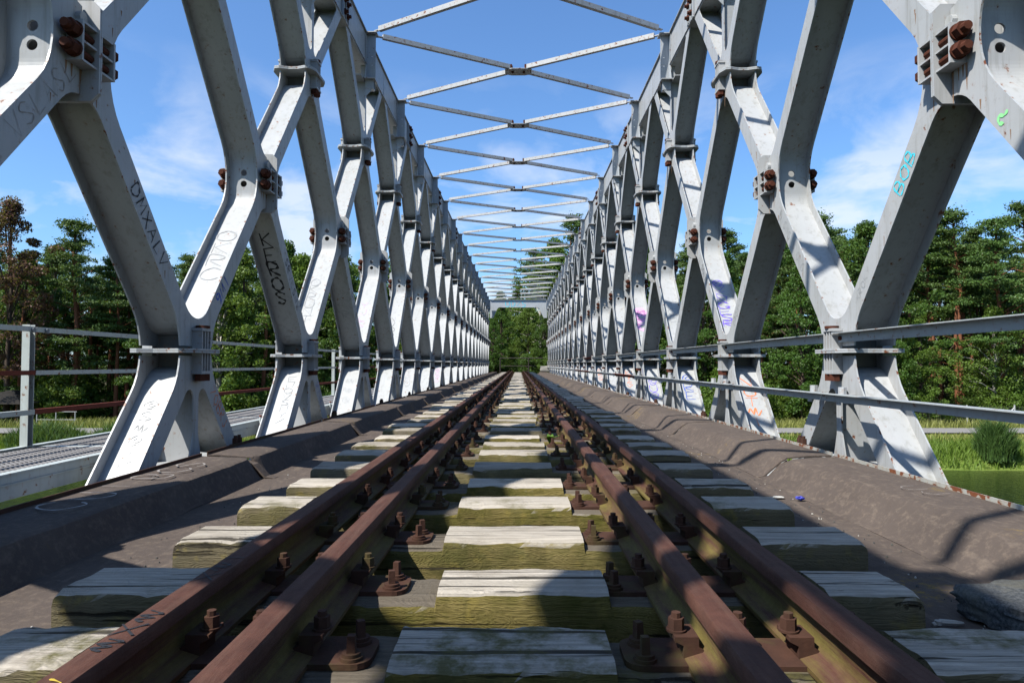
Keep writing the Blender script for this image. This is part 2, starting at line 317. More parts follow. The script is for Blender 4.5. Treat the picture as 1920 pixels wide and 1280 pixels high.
def ink(c, name):
    if name not in INK:
        m = M(name, 0.55, 0.3); v = m.map((1, 1, 1), 'World'); m.col(m.mix(m.noise(v, 50, 3), c, tuple(min(1, x * 1.7 + .02) for x in c))); INK[name] = m.m
    return INK[name]
BLACK = ink((0.012, 0.012, 0.014), 'black_spray_paint'); GREYI = ink((0.24, 0.25, 0.26), 'faded_grey_marker'); BLUE = ink((0.03, 0.08, 0.38), 'blue_spray_paint')
PURP = ink((0.13, 0.09, 0.48), 'purple_spray_paint'); ORAN = ink((0.62, 0.16, 0.06), 'orange_spray_paint'); CYAN = ink((0.05, 0.50, 0.72), 'cyan_spray_paint')
GRN = ink((0.22, 0.62, 0.24), 'green_spray_paint'); PINK = ink((0.62, 0.30, 0.55), 'pink_spray_paint'); CHALK = ink((0.22, 0.20, 0.185), 'white_chalk'); YEL = ink((0.40, 0.29, 0.03), 'yellow_spray_paint')
def scrawl(text, o3, u3, v3, size, lw, mat, parent, seed=0, asp=0.75, gap=0.25, stack=False, off=0.0025, name='graffiti'):
    """strokes painted on a plane through o3 spanned by u3 (text direction) and v3 (up)"""
    rng = random.Random(seed); o3 = Vector(o3); u3 = Vector(u3).normalized(); v3 = Vector(v3).normalized(); nn = u3.cross(v3).normalized(); mb = MB(); pen = 0
    for ch in text:
        for st in GL.get(ch, []):
            pts = [((x + rng.uniform(-.06, .06)) * asp, y + rng.uniform(-.06, .06)) for x, y in st]; pts = catmull(pts) if ch in 'COSGU9?~@JDRPB' else [Vector(q) for q in pts]; L = []
            for i, p in enumerate(pts):
                a = pts[max(i - 1, 0)]; b = pts[min(i + 1, len(pts) - 1)]; d = (b - a); d = d.normalized() if d.length > 1e-6 else Vector((1, 0)); wv = lw / 2 * (0.8 + 0.35 * math.sin(i * 1.3 + seed) + 0.25 * rng.uniform(-1, 1)) * (0.55 if i in (0, len(pts) - 1) else 1)
                q = Vector((-d.y, d.x)); px = p * size; px = px + (Vector((0, pen)) if stack else Vector((pen, 0)))
                L += [px + q * wv, px - q * wv]
            vs = [o3 + u3 * q.x + v3 * q.y + nn * off for q in L]
            mb.add(vs, [(2 * i, 2 * i + 2, 2 * i + 3, 2 * i + 1) for i in range(len(pts) - 1)])
        pen += (-(1 + gap) if stack else (asp + gap)) * size
    me = bpy.data.meshes.new(name); me.from_pydata(mb.v, [], mb.f); me.materials.append(mat); me.update()
    return obj(name, me, parent)

# ---------------------------------------------------------------- truss panels
MOD = 2.8; HM = 1.4; LV = 1.65; HX = 0.15; PT = 0.012
FX = lambda u, v, t: (t, u, v)          # (along, up, across)
def opening(cz, cy=0.0, s=1):           # lozenge opening between the arms
    hv = LV - 0.124; hw = HM - 0.105
    return fillet([(cy, cz - hv), (cy + hw, cz), (cy, cz + hv), (cy - hw, cz)], [0.225, 0.466, 0.225, 0.466], 9)
hvO = LV - 0.124; hwO = HM - 0.105
full = opening(0.0)
# quadrant of the opening from its left extreme to its top
quad = [p for p in full if p[0] <= 1e-6 and p[1] >= -1e-6]
quad.sort(key=lambda p: (p[1], p[0]))
NK = HM + quad[0][0]                    # half neck
def Q(cy, cz, sy, sz):                  # sy=+1: opening lies on +y side of the panel; sz=+1 upper quadrant
    return [(cy + sy * p[0], cz + sz * p[1]) for p in quad]
g = 0.0015
def clampy(l): return [(max(-HM + g, min(HM - g, p[0])), p[1]) for p in l]
ring_out = clampy(Q(HM, 0, 1, 1) + [(HM, 2 * LV - (LV - 0.0))][:0] + list(reversed(Q(HM, 2 * LV, 1, -1))) + Q(-HM, 2 * LV, -1, -1) + list(reversed(Q(-HM, 0, -1, 1))))
def webpath(cz, half=None):
    s0 = 0.008; ys = 1.21; dz = LV - (s0 + ys * LV / HM)
    pts = [(0, cz - LV + s0), (ys, cz - dz), (ys, cz + dz), (0, cz + LV - s0), (-ys, cz + dz), (-ys, cz - dz)]
    return fillet(pts, [0.218, 0.25, 0.25, 0.218, 0.25, 0.25], 8), dz - 0.25 * math.tan(R(20.15))
WP, vstr = webpath(LV)
def lug_flange(mb, sx, sz):
    """ribbed bolt seat on a face plate beside a flange"""
    x0 = sx * (HX + 0.001); x1 = sx * (HX + 0.075)
    for y in (-0.068, -0.022, 0.022, 0.068): mb.box((x0, y - 0.006, sz * 0.016), (x1, y + 0.006, sz * 0.150))
    mb.box((x0, -0.085, sz * 0.150), (x1 + sx * 0.006, 0.085, sz * 0.172))
    mb.box((x0, -0.064, sz * 0.016), (x0 + sx * 0.02, 0.064, sz * 0.148))
def lug_end(mb, sx, sy, cz):
    x0 = sx * (HX + 0.001); x1 = sx * (HX + 0.085); y0 = sy * (HM - 0.014); y1 = sy * (HM - 0.135)
    for z in (-0.105, 0.0, 0.105): mb.box((x0, y0, cz + z - 0.006), (x1, y1, cz + z + 0.006))
    mb.box((x0, y1, cz - 0.111), (x1 + sx * 0.004, y1 - sy * 0.016, cz + 0.111))
def flange_loop():
    h = [(.05, .25), (.15, .285), (.205, .27), (.25, .17)]
    l = [(-x, y) for x, y in h] ; q = h + [(x, -y) for x, y in reversed(h)] + [(-x, -y) for x, y in h] + [(-x, y) for x, y in reversed(h)]
    return q
FZ = lambda u, v, t: (u, v, t)
def face_plates(mb, loop, holes):
    for s in (-1, 1): mb.plate(loop, holes, FX, s * (HX - PT), s * HX, 0, 1)
def diamond_mesh():
    mb = MB(); face_plates(mb, ring_out, [opening(LV)])
    # curved web loop between the plates; the upright parts with the two hand holes are plates of their own
    n = len(WP); right = [p for p in WP if p[0] >= -1e-6]; left = [p for p in WP if p[0] <= 1e-6]
    def arc(sgn, sz):
        l = [p for p in WP if sgn * p[0] >= -1e-6 and sz * (p[1] - LV) >= vstr - 1e-4]
        l.sort(key=lambda p: sgn * p[0]); return l
    lo = sorted([p for p in WP if p[1] - LV < -vstr + 1e-4], key=lambda p: p[0]); up = sorted([p for p in WP if p[1] - LV > vstr - 1e-4], key=lambda p: p[0])
    def order(l):
        # walk: left side is monotone in x except the near-vertical end, sort by angle round the opening centre
        return sorted(l, key=lambda p: math.atan2(p[0], abs(p[1] - LV) + 1e-9))
    for l in (lo, up): mb.ribbon(order(l), 0.014, FX, -HX + PT, HX - PT)
    for s in (-1, 1):
        yy = s * 1.21; cz = LV
        holes = [[(0.030 * math.cos(2 * math.pi * k / 20), cz + dz + 0.030 * math.sin(2 * math.pi * k / 20)) for k in range(20)] for dz in (-0.052, 0.052)]
        mb.plate([(-HX + PT, cz - vstr), (HX - PT, cz - vstr), (HX - PT, cz + vstr), (-HX + PT, cz + vstr)], holes, lambda u, v, t: (u, t, v), yy - 0.007, yy + 0.007)
        # end plate of the joint
        c = 0.045; a = 0.247; b = 0.285
        mb.plate([(-a, cz - b + c), (-a + c, cz - b), (a - c, cz - b), (a, cz - b + c), (a, cz + b - c), (a - c, cz + b), (-a + c, cz + b), (-a, cz + b - c)], [], lambda u, v, t: (u, t, v), s * (HM - 0.014), s * (HM - 0.0015), 0, 1)
        for sx in (-1, 1): lug_end(mb, sx, s, cz)
        mb.box((-HX + PT, s * 1.217, cz - 0.008), (HX - PT, s * (HM - 0.015), cz + 0.008))
        for sx in (-1, 1):
            mb.cyl((sx * (HX), s * (HM - 0.05), cz + 0.165), 'x', 0.035, 0.03 * sx, 12)
    for z, sz in ((0, 1), (2 * LV, -1)):
        mb.plate(flange_loop(), [], FZ, z + sz * 0.0015, z + sz * 0.015, 0, 1)
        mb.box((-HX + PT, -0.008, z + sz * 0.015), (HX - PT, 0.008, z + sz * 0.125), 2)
        for sx in (-1, 1):
            mb2 = MB(); lug_flange(mb2, sx, sz); mb.add([(v[0], v[1], v[2] + z) for v in mb2.v], mb2.f)
    rr = random.Random(77)
    def run(sx, y, z, w_, l):
        x = sx * (HX + 0.0012); w_ *= 1.5; l *= 1.5; pts = [(y - w_ / 2, z), (y + w_ / 2, z), (y + w_ * .35, z - l * .35), (y + w_ * .12 + rr.uniform(-.002, .002), z - l), (y - w_ * .12, z - l * .96), (y - w_ * .38, z - l * .4)]
        mb.add([(x, a_, b_) for a_, b_ in pts], [tuple(range(6))], 3)
    for sx in (-1, 1):
        for k_ in range(5): run(sx, rr.uniform(-.07, .07), 2 * LV - 0.175 if k_ > 2 else LV * 2 - .172, rr.uniform(.004, .012), rr.uniform(.05, .2))
        for s_ in (-1, 1):
            for k_ in range(5): run(sx, s_ * (HM - rr.uniform(.02, .15)), LV - 0.112, rr.uniform(.004, .014), rr.uniform(.04, .13))
            for k_ in range(5):
                zz = rr.uniform(.5, 2.6); yy = (zz if zz < LV else 2 * LV - zz) * HM / LV + rr.uniform(-.05, .05); run(sx, s_ * yy, zz, rr.uniform(.004, .012), rr.uniform(.015, .05))
    return mb.mesh('diamond_panel', [PAINT, EDGE, GRIME_SHADE, RUN])
def leg_loops(top):
    """foot panel below a flange; top=+1 mirrors it for the crown panel under the top chord"""
    zb = -2.10
    outl = clampy(list(reversed([(p[0], p[1]) for p in Q(HM, 0, 1, -1)])) )
    zend = -1.90 if not top else -1.90
    loop = Q(HM, 0, 1, -1) + [(HM, zend), (-HM, zend)] + list(reversed(Q(-HM, 0, -1, -1)))
    loop = clampy(loop)
    def slot(s, zbot):
        x0 = 0.038; k = LV / HM; z0 = -0.124 - x0 * k; xb = (-zbot - 0.124) / k
        if top: return fillet([(s * x0, z0), (s * xb, zbot), (s * x0, zbot)], [0.068, 0.03, 0.03], 6)
        return fillet([(s * x0, z0), (s * xb, zbot), (s * 0.12, zbot), (s * 0.115, -0.88), (s * x0, -0.62)], [0.068, 0.03, 0.03, 0.1, 0.15], 6)
    return loop, [slot(1, -1.38), slot(-1, -1.38)]
def foot_mesh(top=False):
    mb = MB(); loop, holes = leg_loops(top); holes = [h if k == 0 else list(reversed(h)) for k, h in enumerate(holes)]
    face_plates(mb, loop, holes)
    l = [(p[0], p[1] - 2 * LV) for p in WP if p[1] - LV > -0.05]; l = [p for p in l if True]
    l = sorted([(p[0], p[1]) for p in l], key=lambda p: math.atan2(p[0], (p[1] + LV) + 1e-9)); l = [p for p in l if abs(p[0]) < 1.2]
    mb.ribbon(l, 0.014, FX, -HX + PT, HX - PT)
    mb.plate(flange_loop(), [], FZ, -0.0015, -0.015, 0, 1)
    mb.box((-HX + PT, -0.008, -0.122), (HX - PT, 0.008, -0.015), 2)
    for sx in (-1, 1): lug_flange(mb, sx, -1)
    for s in (-1, 1): mb.box((s * (HX - PT), -0.006, -0.30), (s * (HX - PT - 0.07), 0.006, -1.38))
    if not top:
        mb.box((-HX + PT, -0.56, -0.845), (HX - PT, 0.56, -0.83)); mb.box((-HX + PT, -0.007, -0.829), (HX - PT, 0.007, -0.137))
        mb.box((-HX - 0.05, -HM + g, -1.915), (HX + 0.05, HM - g, -1.902))
    if top:   # mirror to stand above the upper flange, add the chord
        mb.v = [(v[0], v[1], -v[2]) for v in mb.v]
        for s in (-1, 1):
            mb.box((s * HX, -HM + g, 1.400), (s * (HX + 0.016), HM - g, 1.415), 1)
            mb.box((s * HX, -HM + g, 1.885), (s * (HX + 0.03), HM - g, 1.899), 1)
        mb.box((-HX - 0.005, -HM + g, 1.9005), (HX + 0.005, HM - g, 1.912), 1)
        mb.box((-HX + PT, -HM + g, 1.405), (HX - PT, HM - g, 1.417))
        mb.box((-HX + PT, -0.007, 0.137), (HX - PT, 0.007, 1.10)); mb.box((-HX + PT, -0.30, 1.10), (HX - PT, 0.30, 1.112))
        for s in (-1, 1):
            mb.box((-HX - 0.03, s * (HM - .16), 1.385), (HX + 0.03, s * (HM - g), 1.399))
    return mb.mesh('crown_panel' if top else 'foot_panel', [PAINT, EDGE, GRIME_SHADE])
D_ME = diamond_mesh(); F_ME = foot_mesh(False); C_ME = foot_mesh(True)
def bolt_end_mesh():
    mb = MB()
    for z in (-0.052, 0.052):
        mb.cyl((0, -0.152, z), 'y', 0.047, -0.012, 16); mb.cyl((0, -0.164, z), 'y', 0.043, -0.045, 6, rot=.4); mb.cyl((0, -0.208, z), 'y', 0.027, -0.035, 10, r2=0.024)
        mb.cyl((0, -0.134, z), 'y', 0.022, 0.26, 10); mb.cyl((0, 0.152, z), 'y', 0.042, 0.035, 6)
    return autosmooth(mb.mesh('bolt_pair', RUST))
def bolt_flange_mesh():
    mb = MB()
    mb.cyl((0, 0, -0.148), 'z', 0.02, 0.296, 8); mb.cyl((0, 0, 0.1725), 'z', 0.05, 0.02, 12)
    for y in (-0.03, 0.03): mb.cyl((0, y * 1.3, -0.1725), 'z', 0.040, -0.052, 6)
    return autosmooth(mb.mesh('flange_bolt', RUST))
BE_ME = bolt_end_mesh(); BF_ME = bolt_flange_mesh()
def chord_bolts_mesh():
    mb = MB(); mb.cyl((0, 0, 0), 'x', 0.040, 0.028, 6); mb.cyl((0.028, 0, 0), 'x', 0.024, 0.03, 9); mb.cyl((-.01, 0, 0), 'x', 0.024, 0.012, 9)
    return autosmooth(mb.mesh('chord_bolt', RUST))
CB_ME = chord_bolts_mesh()
def chord_splice_mesh():
    mb = MB(); mb.box((-0.008, -0.14, -0.26), (0.008, 0.14, 0.26)); 
    for y in (-0.14, 0, 0.14): mb.box((0.008, y - .006, -0.26), (0.03, y + .006, 0.26))
    return mb.mesh('splice_plate', [CHORD, EDGE])
CS_ME = chord_splice_mesh()
def post_mesh(s):
    """upright that carries the wind bracing, on the inner side (s = direction towards the track)"""
    mb = MB(); x0 = s * (HX + 0.002); x1 = s * (HX + 0.155); zb = 1.12; zt = 1.885
    mb.plate([(x0, zb + 0.016), (x1, zb + 0.016), (x1, zt - 0.016), (x0, zt - 0.016)], [[(s * (HX + 0.1) + 0.011 * math.cos(t * math.pi / 4), z + 0.011 * math.sin(t * math.pi / 4)) for t in range(8)] for z in (1.38, 1.52)], lambda u, v, t: (u, t, v), -0.006, 0.006)
    mb.plate([(x0, zt - .45), (x0, zt - .016), (x0 + s * .03, zt - .016)], [], lambda u, v, t: (u, t, v), 0.05, 0.058)
    mb.box((x0 - s * 0.30, -0.13, zb), (x1 + s * .01, 0.13, zb + 0.014), 1)
    mb.box((x0, -0.10, zt - 0.014), (x1 + s * .03, 0.10, zt), 1)
    mb.plate([(-0.10, zt - 0.02), (0.10, zt - 0.02), (0.012, zt - 0.55), (-0.012, zt - 0.55)], [], FX, x0, x0 + s * 0.012)
    mb.plate([(-0.012, zb + .3), (0.012, zb + .3), (0.11, zb + .016), (-0.11, zb + .016)], [], FX, x0, x0 + s * 0.012)
    for y in (-0.05, 0.05): mb.box((x0, y - .006, zb - 0.13), (x1 - s * .02, y + .006, zb))
    mb.box((x0, -0.056, zb - 0.145), (x1 - s * .02, 0.056, zb - 0.131))
    mb.plate([(x0, zb - .15), (x1 - s * .04, zb - .15), (x0, zb - .27)], [], lambda u, v, t: (u, t, v), -0.05, -0.04)
    return mb.mesh('bracing_post', [CHORD, EDGE])
COLS = list(range(-5, 19)); ZF = 0.10; XT = 2.437 + HX
trusses = {}; panels = {}
for side, sx, y0 in (('left', -1, 5.15), ('right', 1, 5.23)):
    root = obj('truss_girder', None, None, (sx * XT, y0, ZF)); trusses[sx] = root
    tag(root, 'white steel lattice truss on the ' + ('left, in front of the outside walkway' if sx < 0 else 'right, with handrails along its inner face'), 'truss', 'lattice trusses of the bridge')
    P_ME = post_mesh(-sx)
    for c in COLS:
        y = c * MOD
        d = obj('diamond_panel', D_ME, root, (0, y, 0)); f = obj('foot_panel', F_ME, root, (0, y, 0)); t = obj('crown_panel', C_ME, root, (0, y, 2 * LV)); p = obj('bracing_post', P_ME, t)
        panels[sx, c] = (d, f, t)
        for s2 in (-1, 1):
            for z in (0, 2 * LV): obj('flange_bolt', BF_ME, d, (s2 * (HX + 0.045), 0, z))
            obj('bolt_pair', BE_ME, d, (s2 * (HX + 0.048), HM, LV))
        if c % 2 == 1:
            sp = obj('splice_plate', CS_ME, t, (-sx * (HX + 0.009), HM, 1.65), (0, 0, 0 if sx < 0 else math.pi)); 
            for bz in (-0.17, 0.0, 0.17):
                for by in (-0.075, 0.075): obj('chord_bolt', CB_ME, t, (-sx * (HX + 0.03), HM + by, 1.65 + bz), (0, 0, 0 if sx < 0 else math.pi))
# top wind bracing: one crossed pair per bay
def brace_mesh(x0, x1):
    mb = MB(); zt = 0.0
    a = [(x0 + .07, -1.4 + .16, 0), (x1 - .07, -1.4 + .16, 0), (x0 + .07, 1.4 - .10, 0), (x1 - .07, 1.4 - .10, 0)]
    cc = [(-0.16, -0.10, 0), (0.16, -0.10, 0), (-0.16, 0.10, 0), (0.16, 0.10, 0)]
    for p, q in zip(a, cc):
        P = Vector(p); Qv = Vector(q); d = (Qv - P).normalized(); sd = Vector((-d.y, d.x, 0))
        # hollow angle section: upright leg and flat leg
        mb.beam(P, Qv, 0.062, 0.075, 0)
        mb.beam(P - d * 0.09 - Vector((0, 0, .012)), P + d * 0.02 - Vector((0, 0, .012)), 0.05, 0.012, 1)
    mb.plate([(-0.24, -0.10), (-0.12, -0.15), (0.12, -0.15), (0.24, -0.10), (0.24, 0.10), (0.12, 0.15), (-0.12, 0.15), (-0.24, 0.10)], [], FZ, -0.052, -0.040, 1)
    for s in (-1, 1): mb.cyl((s * 0.1, -0.03, -0.052), 'z', 0.022, -0.03, 6, 2)
    for s in (-1, 1): mb.cyl((s * 0.13, -0.08, -0.038), 'z', 0.02, 0.09, 6, 2)
    mb.box((-0.19, -0.05, -0.035), (-0.10, 0.06, 0.045), 2)
    return mb.mesh('wind_brace', [BRACE, EDGE, RUST])
ZB = ZF + 2 * LV + 1.885 + 0.05
XI = 2.437 - 0.155
BR_ME = brace_mesh(-XI, XI)
for c in COLS[:-1]:
    o = obj('wind_brace', BR_ME, None, (0, 5.19 + c * MOD + HM, ZB)); o.rotation_euler = (0, 0, -0.0175 * 0)
    if c >= 0 or True:
        ordn = {1: 'nearest to the camera', 2: 'second', 3: 'third', 4: 'fourth', 5: 'fifth', 6: 'sixth', 7: 'seventh', 8: 'eighth'}
        if c < 1: lab = 'cross brace overhead above and behind the viewer, outside the photo'
        elif c in ordn and c <= 6: lab = ('whole cross brace %s between the truss tops' % ('nearest to the camera' if c == 1 else ordn[c] + ' from the camera'))
        else: lab = 'thin flaking cross brace in the crowded rows towards the far portal'
    lab = {0: 'overhead cross brace whose two far arms run up to the top edge of the photo', 4: 'fourth whole cross brace away, darkened grey stain on one arm', 6: 'sixth whole cross brace away, with an orange rust patch on its left arm'}.get(c, lab)
    tag(o, lab, 'bridge brace', 'crossed wind braces between the truss tops')
# portal frame at the far end
pt = obj('portal_frame', None, None, (0, 57.35, 5.0)); tag(pt, 'pale grey portal beam with rounded corner brackets closing the far end of the bridge', 'portal frame')
mb = MB(); loop = fillet([(-2.40, -1.10), (-2.12, -1.10), (-1.72, -0.20), (1.72, -0.20), (2.12, -1.10), (2.40, -1.10), (2.40, 0.42), (-2.40, 0.42)], [0, 0, .3, .3, 0, 0, 0, 0], 6)
mb.plate(loop, [], lambda u, v, t: (u, t, v), -0.01, 0.01); mb.box((-2.40, -0.12, 0.42), (2.40, 0.12, 0.44)); mb.box((-1.4, -0.10, -0.22), (1.4, 0.10, -0.202))
obj('portal_beam', mb.mesh('portal_beam', [CHORD]), pt)
scrawl('UDZS', (-1.1, -0.02, -0.15), (1, 0, 0), (0, 0, 1), 0.48, 0.05, CYAN, pt, 3, 0.8, 0.15)

# ---------------------------------------------------------------- writing on the trusses
def arm_frame(sx, c, half, outer=False):
    """returns (panel, origin fn) : point on an arm of the diamond panel; half='bn' bottom-near.. ; s along arm"""
    pass
def on_face(sx, c, y, z, ang, text, size, lw, mat, seed, part=0, **k):
    """on the inner face plate; y,z local to panel; ang = reading direction measured from +y towards +z as seen from the track"""
    o = panels[sx, c][part]; xf = -sx * (HX + 0.0)
    # seen from the track the viewer's right is +y on the left truss mirrored on the right one
    r = 1 if sx < 0 else -1
    u = Vector((0, r * math.cos(ang), math.sin(ang))); v = Vector((0, -r * math.sin(ang), math.cos(ang)))
    scrawl(text, (xf, y, z), u, v, size, lw, mat, o, seed, **k)
AA = math.atan2(LV, HM)
def on_web(sx, c, sy, sz, s, x, text, size, lw, mat, seed, rot=0.0, low=False, part=0, **k):
    """on the camera-facing side of an arm web. sy=-1 near arm, +1 far arm of the panel; sz lower(-1)/upper(+1) half; s = height above the panel flange"""
    o = panels[sx, c][part]
    # web centreline: y = sy*(z-0.008)*HM/LV for lower half (part 0), mirrored for upper
    if part == 0:
        z = s; d = Vector((0, sy * HM, LV)).normalized(); P = Vector((0, sy * (z - 0.008) * HM / LV, z))
        if sz > 0: z = s; P = Vector((0, sy * (2 * LV - z - 0.008) * HM / LV, z)); d = Vector((0, -sy * HM, LV)).normalized()
    else:
        z = s; P = Vector((0, sy * (-z - 0.008) * HM / LV, z)); d = Vector((0, -sy * HM, LV)).normalized()
    ux = Vector((1, 0, 0)); n = ux.cross(d).normalized()       # faces -y
    if n.y > 0: n = -n
    P = P + n * 0.0075
    u = ux * math.cos(rot) + d * math.sin(rot); v = -ux * math.sin(rot) + d * math.cos(rot)
    if u.cross(v).dot(n) < 0: pass
    scrawl(text, P + ux * x, u, v, size, lw, mat, o, seed, **k)
def arm_face(sx, c, sy, sz, z, text, size, lw, mat, seed, down=False, part=0, side=0.0, **k):
    """lettering along the inner face of an arm, centred on the arm; z = height above the panel flange where it starts"""
    if part == 0: yc = sy * (z if sz < 0 else 2 * LV - z) * HM / LV; d = Vector((0, sy * HM * (1 if sz < 0 else -1), LV)).normalized()
    else: yc = sy * (-z) * HM / LV; d = Vector((0, -sy * HM, LV)).normalized()
    u = -d if down else d; r = 1 if sx < 0 else -1; nrm = Vector((-sx, 0, 0)); v = nrm.cross(u)
    scrawl(text, Vector((-sx * HX, yc, z)) + v * (side - size / 2), u, v, size, lw, mat, panels[sx, c][part], seed, **k)
# left truss
arm_face(-1, 0, -1, -1, 1.04, 'DMXALV', 0.10, 0.015, BLACK, 1, True, asp=0.8, gap=0.25)
arm_face(-1, 0, -1, -1, 0.34, 'VVE', 0.07, 0.006, GREYI, 61, True, asp=0.8, gap=0.25)
on_web(-1, 1, -1, -1, 1.12, -0.065, 'KEROS', 0.165, 0.026, BLACK, 2, stack=True, asp=0.72, gap=0.10)
on_web(-1, 0, 1, -1, 0.98, -0.09, 'OKRC', 0.15, 0.012, GREYI, 4, stack=True, asp=1.1, gap=0.1)
arm_face(-1, 0, 1, -1, 0.40, '9M1', 0.10, 0.018, BLUE, 5, asp=0.8)
arm_face(-1, 0, 1, -1, 0.82, 'GOOJ', 0.06, 0.006, GREYI, 6)
arm_face(-1, 0, 1, 1, -0.30, 'ZOBRJ', 0.09, 0.010, ORAN, 7, True, part=1, asp=0.7, side=0.01)
on_face(-1, 0, 0.15, 0.10, R(70), 'I', 0.14, 0.035, YEL, 8)
on_web(-1, 0, -1, 1, -0.42, -0.06, '@S~@YK', 0.075, 0.006, GREYI, 9, stack=True, asp=1.3, gap=0.35, part=1)
on_web(-1, 1, -1, 1, -0.30, -0.03, 'ENOVSNYX', 0.075, 0.011, GREYI, 10, stack=True, asp=1.3, gap=0.1, part=1)
on_web(-1, 1, 1, -1, 0.90, -0.09, 'OKRUNT', 0.13, 0.014, GREYI, 11, stack=True, asp=1.0, gap=0.02)
on_web(-1, 2, 1, -1, 0.84, -0.08, 'YJLS', 0.13, 0.006, PINK, 12, stack=True, asp=1.0, gap=0.15)
on_web(-1, 3, 1, -1, 0.78, -0.09, 'NVOD', 0.13, 0.010, BLACK, 13, stack=True, asp=0.9, gap=0.1)
on_web(-1, 6, -1, 1, -0.36, -0.06, '@@S', 0.16, 0.010, PINK, 14, stack=True, asp=1.0, gap=0.2, part=1)
on_web(-1, 2, -1, 1, -0.40, -0.06, '~~@', 0.10, 0.004, GREYI, 15, stack=True, asp=1.3, gap=0.8, part=1)
arm_face(-1, 1, -1, -1, 1.0, 'SRVESNX', 0.09, 0.013, BLACK, 16, True, asp=0.8, gap=0.25)
arm_face(-1, -1, 1, -1, 1.02, 'VSLASLV', 0.11, 0.007, CHALK, 17, asp=0.8)
on_face(-1, 0, -0.02, -0.24, R(90), 'II', 0.05, 0.006, GREYI, 18, part=1)
arm_face(-1, 1, 1, 1, -0.34, 'RZYK', 0.09, 0.009, BLUE, 71, True, part=1, asp=0.7)
arm_face(-1, 2, -1, -1, 0.95, 'OKSTR', 0.09, 0.010, BLACK, 72, True, asp=0.8)
on_web(-1, 4, -1, 1, -0.36, -0.07, 'TKO', 0.13, 0.009, GREYI, 73, stack=True, asp=1.0, gap=0.2, part=1)
on_web(-1, 2, -1, -1, 0.85, -0.06, 'ZAR', 0.15, 0.012, GREYI, 74, stack=True, asp=0.8, gap=0.15)
on_web(1, 2, -1, 1, -0.38, -0.07, '@RE', 0.15, 0.014, BLUE, 75, stack=True, asp=1.0, gap=0.12, part=1)
on_web(1, 4, -1, 1, -0.36, -0.07, 'KYS', 0.15, 0.013, ORAN, 76, stack=True, asp=1.0, gap=0.15, part=1)
arm_face(1, 1, 1, -1, 1.2, 'SONKY', 0.08, 0.008, BLACK, 77, True, asp=0.7, gap=.25)
arm_face(1, 2, -1, -1, 0.4, 'NARO', 0.08, 0.009, GREYI, 78, asp=.8)
arm_face(1, 3, -1, 1, -0.36, 'KVS', 0.08, 0.010, PURP, 79, part=1, asp=.7)
# right truss
arm_face(1, 0, -1, -1, 1.00, 'BOB', 0.10, 0.014, CYAN, 21, asp=0.8, gap=.2)
arm_face(1, 0, 1, -1, 1.30, 'DISNS STONG', 0.075, 0.007, GREYI, 22, True, asp=0.7, gap=.25)
arm_face(1, 0, -1, -1, 0.36, 'XROKY', 0.055, 0.004, GREYI, 62, asp=0.8, gap=.25)
on_web(1, 1, 1, -1, 0.90, -0.095, '@VKNGESR', 0.115, 0.016, PURP, 23, stack=True, asp=1.35, gap=-0.1)
on_web(1, 1, -1, 1, -0.36, -0.075, 'NUT~I', 0.12, 0.016, ORAN, 24, stack=True, asp=1.2, gap=0.12, part=1)
on_web(1, 3, -1, 1, -0.50, -0.08, '@U@', 0.16, 0.014, PURP, 25, stack=True, asp=1.1, gap=0.05, part=1)
on_web(1, 2, 1, -1, 0.84, -0.08, 'TOE', 0.15, 0.010, GREYI, 26, stack=True, asp=1.2, gap=0.05)
on_web(1, 3, 1, -1, 0.94, -0.09, 'BDEU', 0.17, 0.085, PINK, 27, stack=True, asp=1.2, gap=-0.15)
on_web(1, 2, -1, -1, 0.80, -0.06, 'SOL', 0.15, 0.008, GREYI, 28, stack=True, asp=0.8, gap=0.15)
arm_face(1, -1, 1, -1, 1.12, '?', 0.10, 0.02, GRN, 29)
arm_face(1, -1, 1, 1, 2.2, 'CL', 0.10, 0.004, REDOX, 30)
on_web(1, 6, -1, 1, -0.36, -0.07, '@R@', 0.15, 0.010, ORAN, 31, stack=True, asp=1.0, gap=0.1, part=1)
arm_face(1, 1, -1, -1, 0.35, 'OROSKAT', 0.06, 0.006, GREYI, 32, asp=.8)

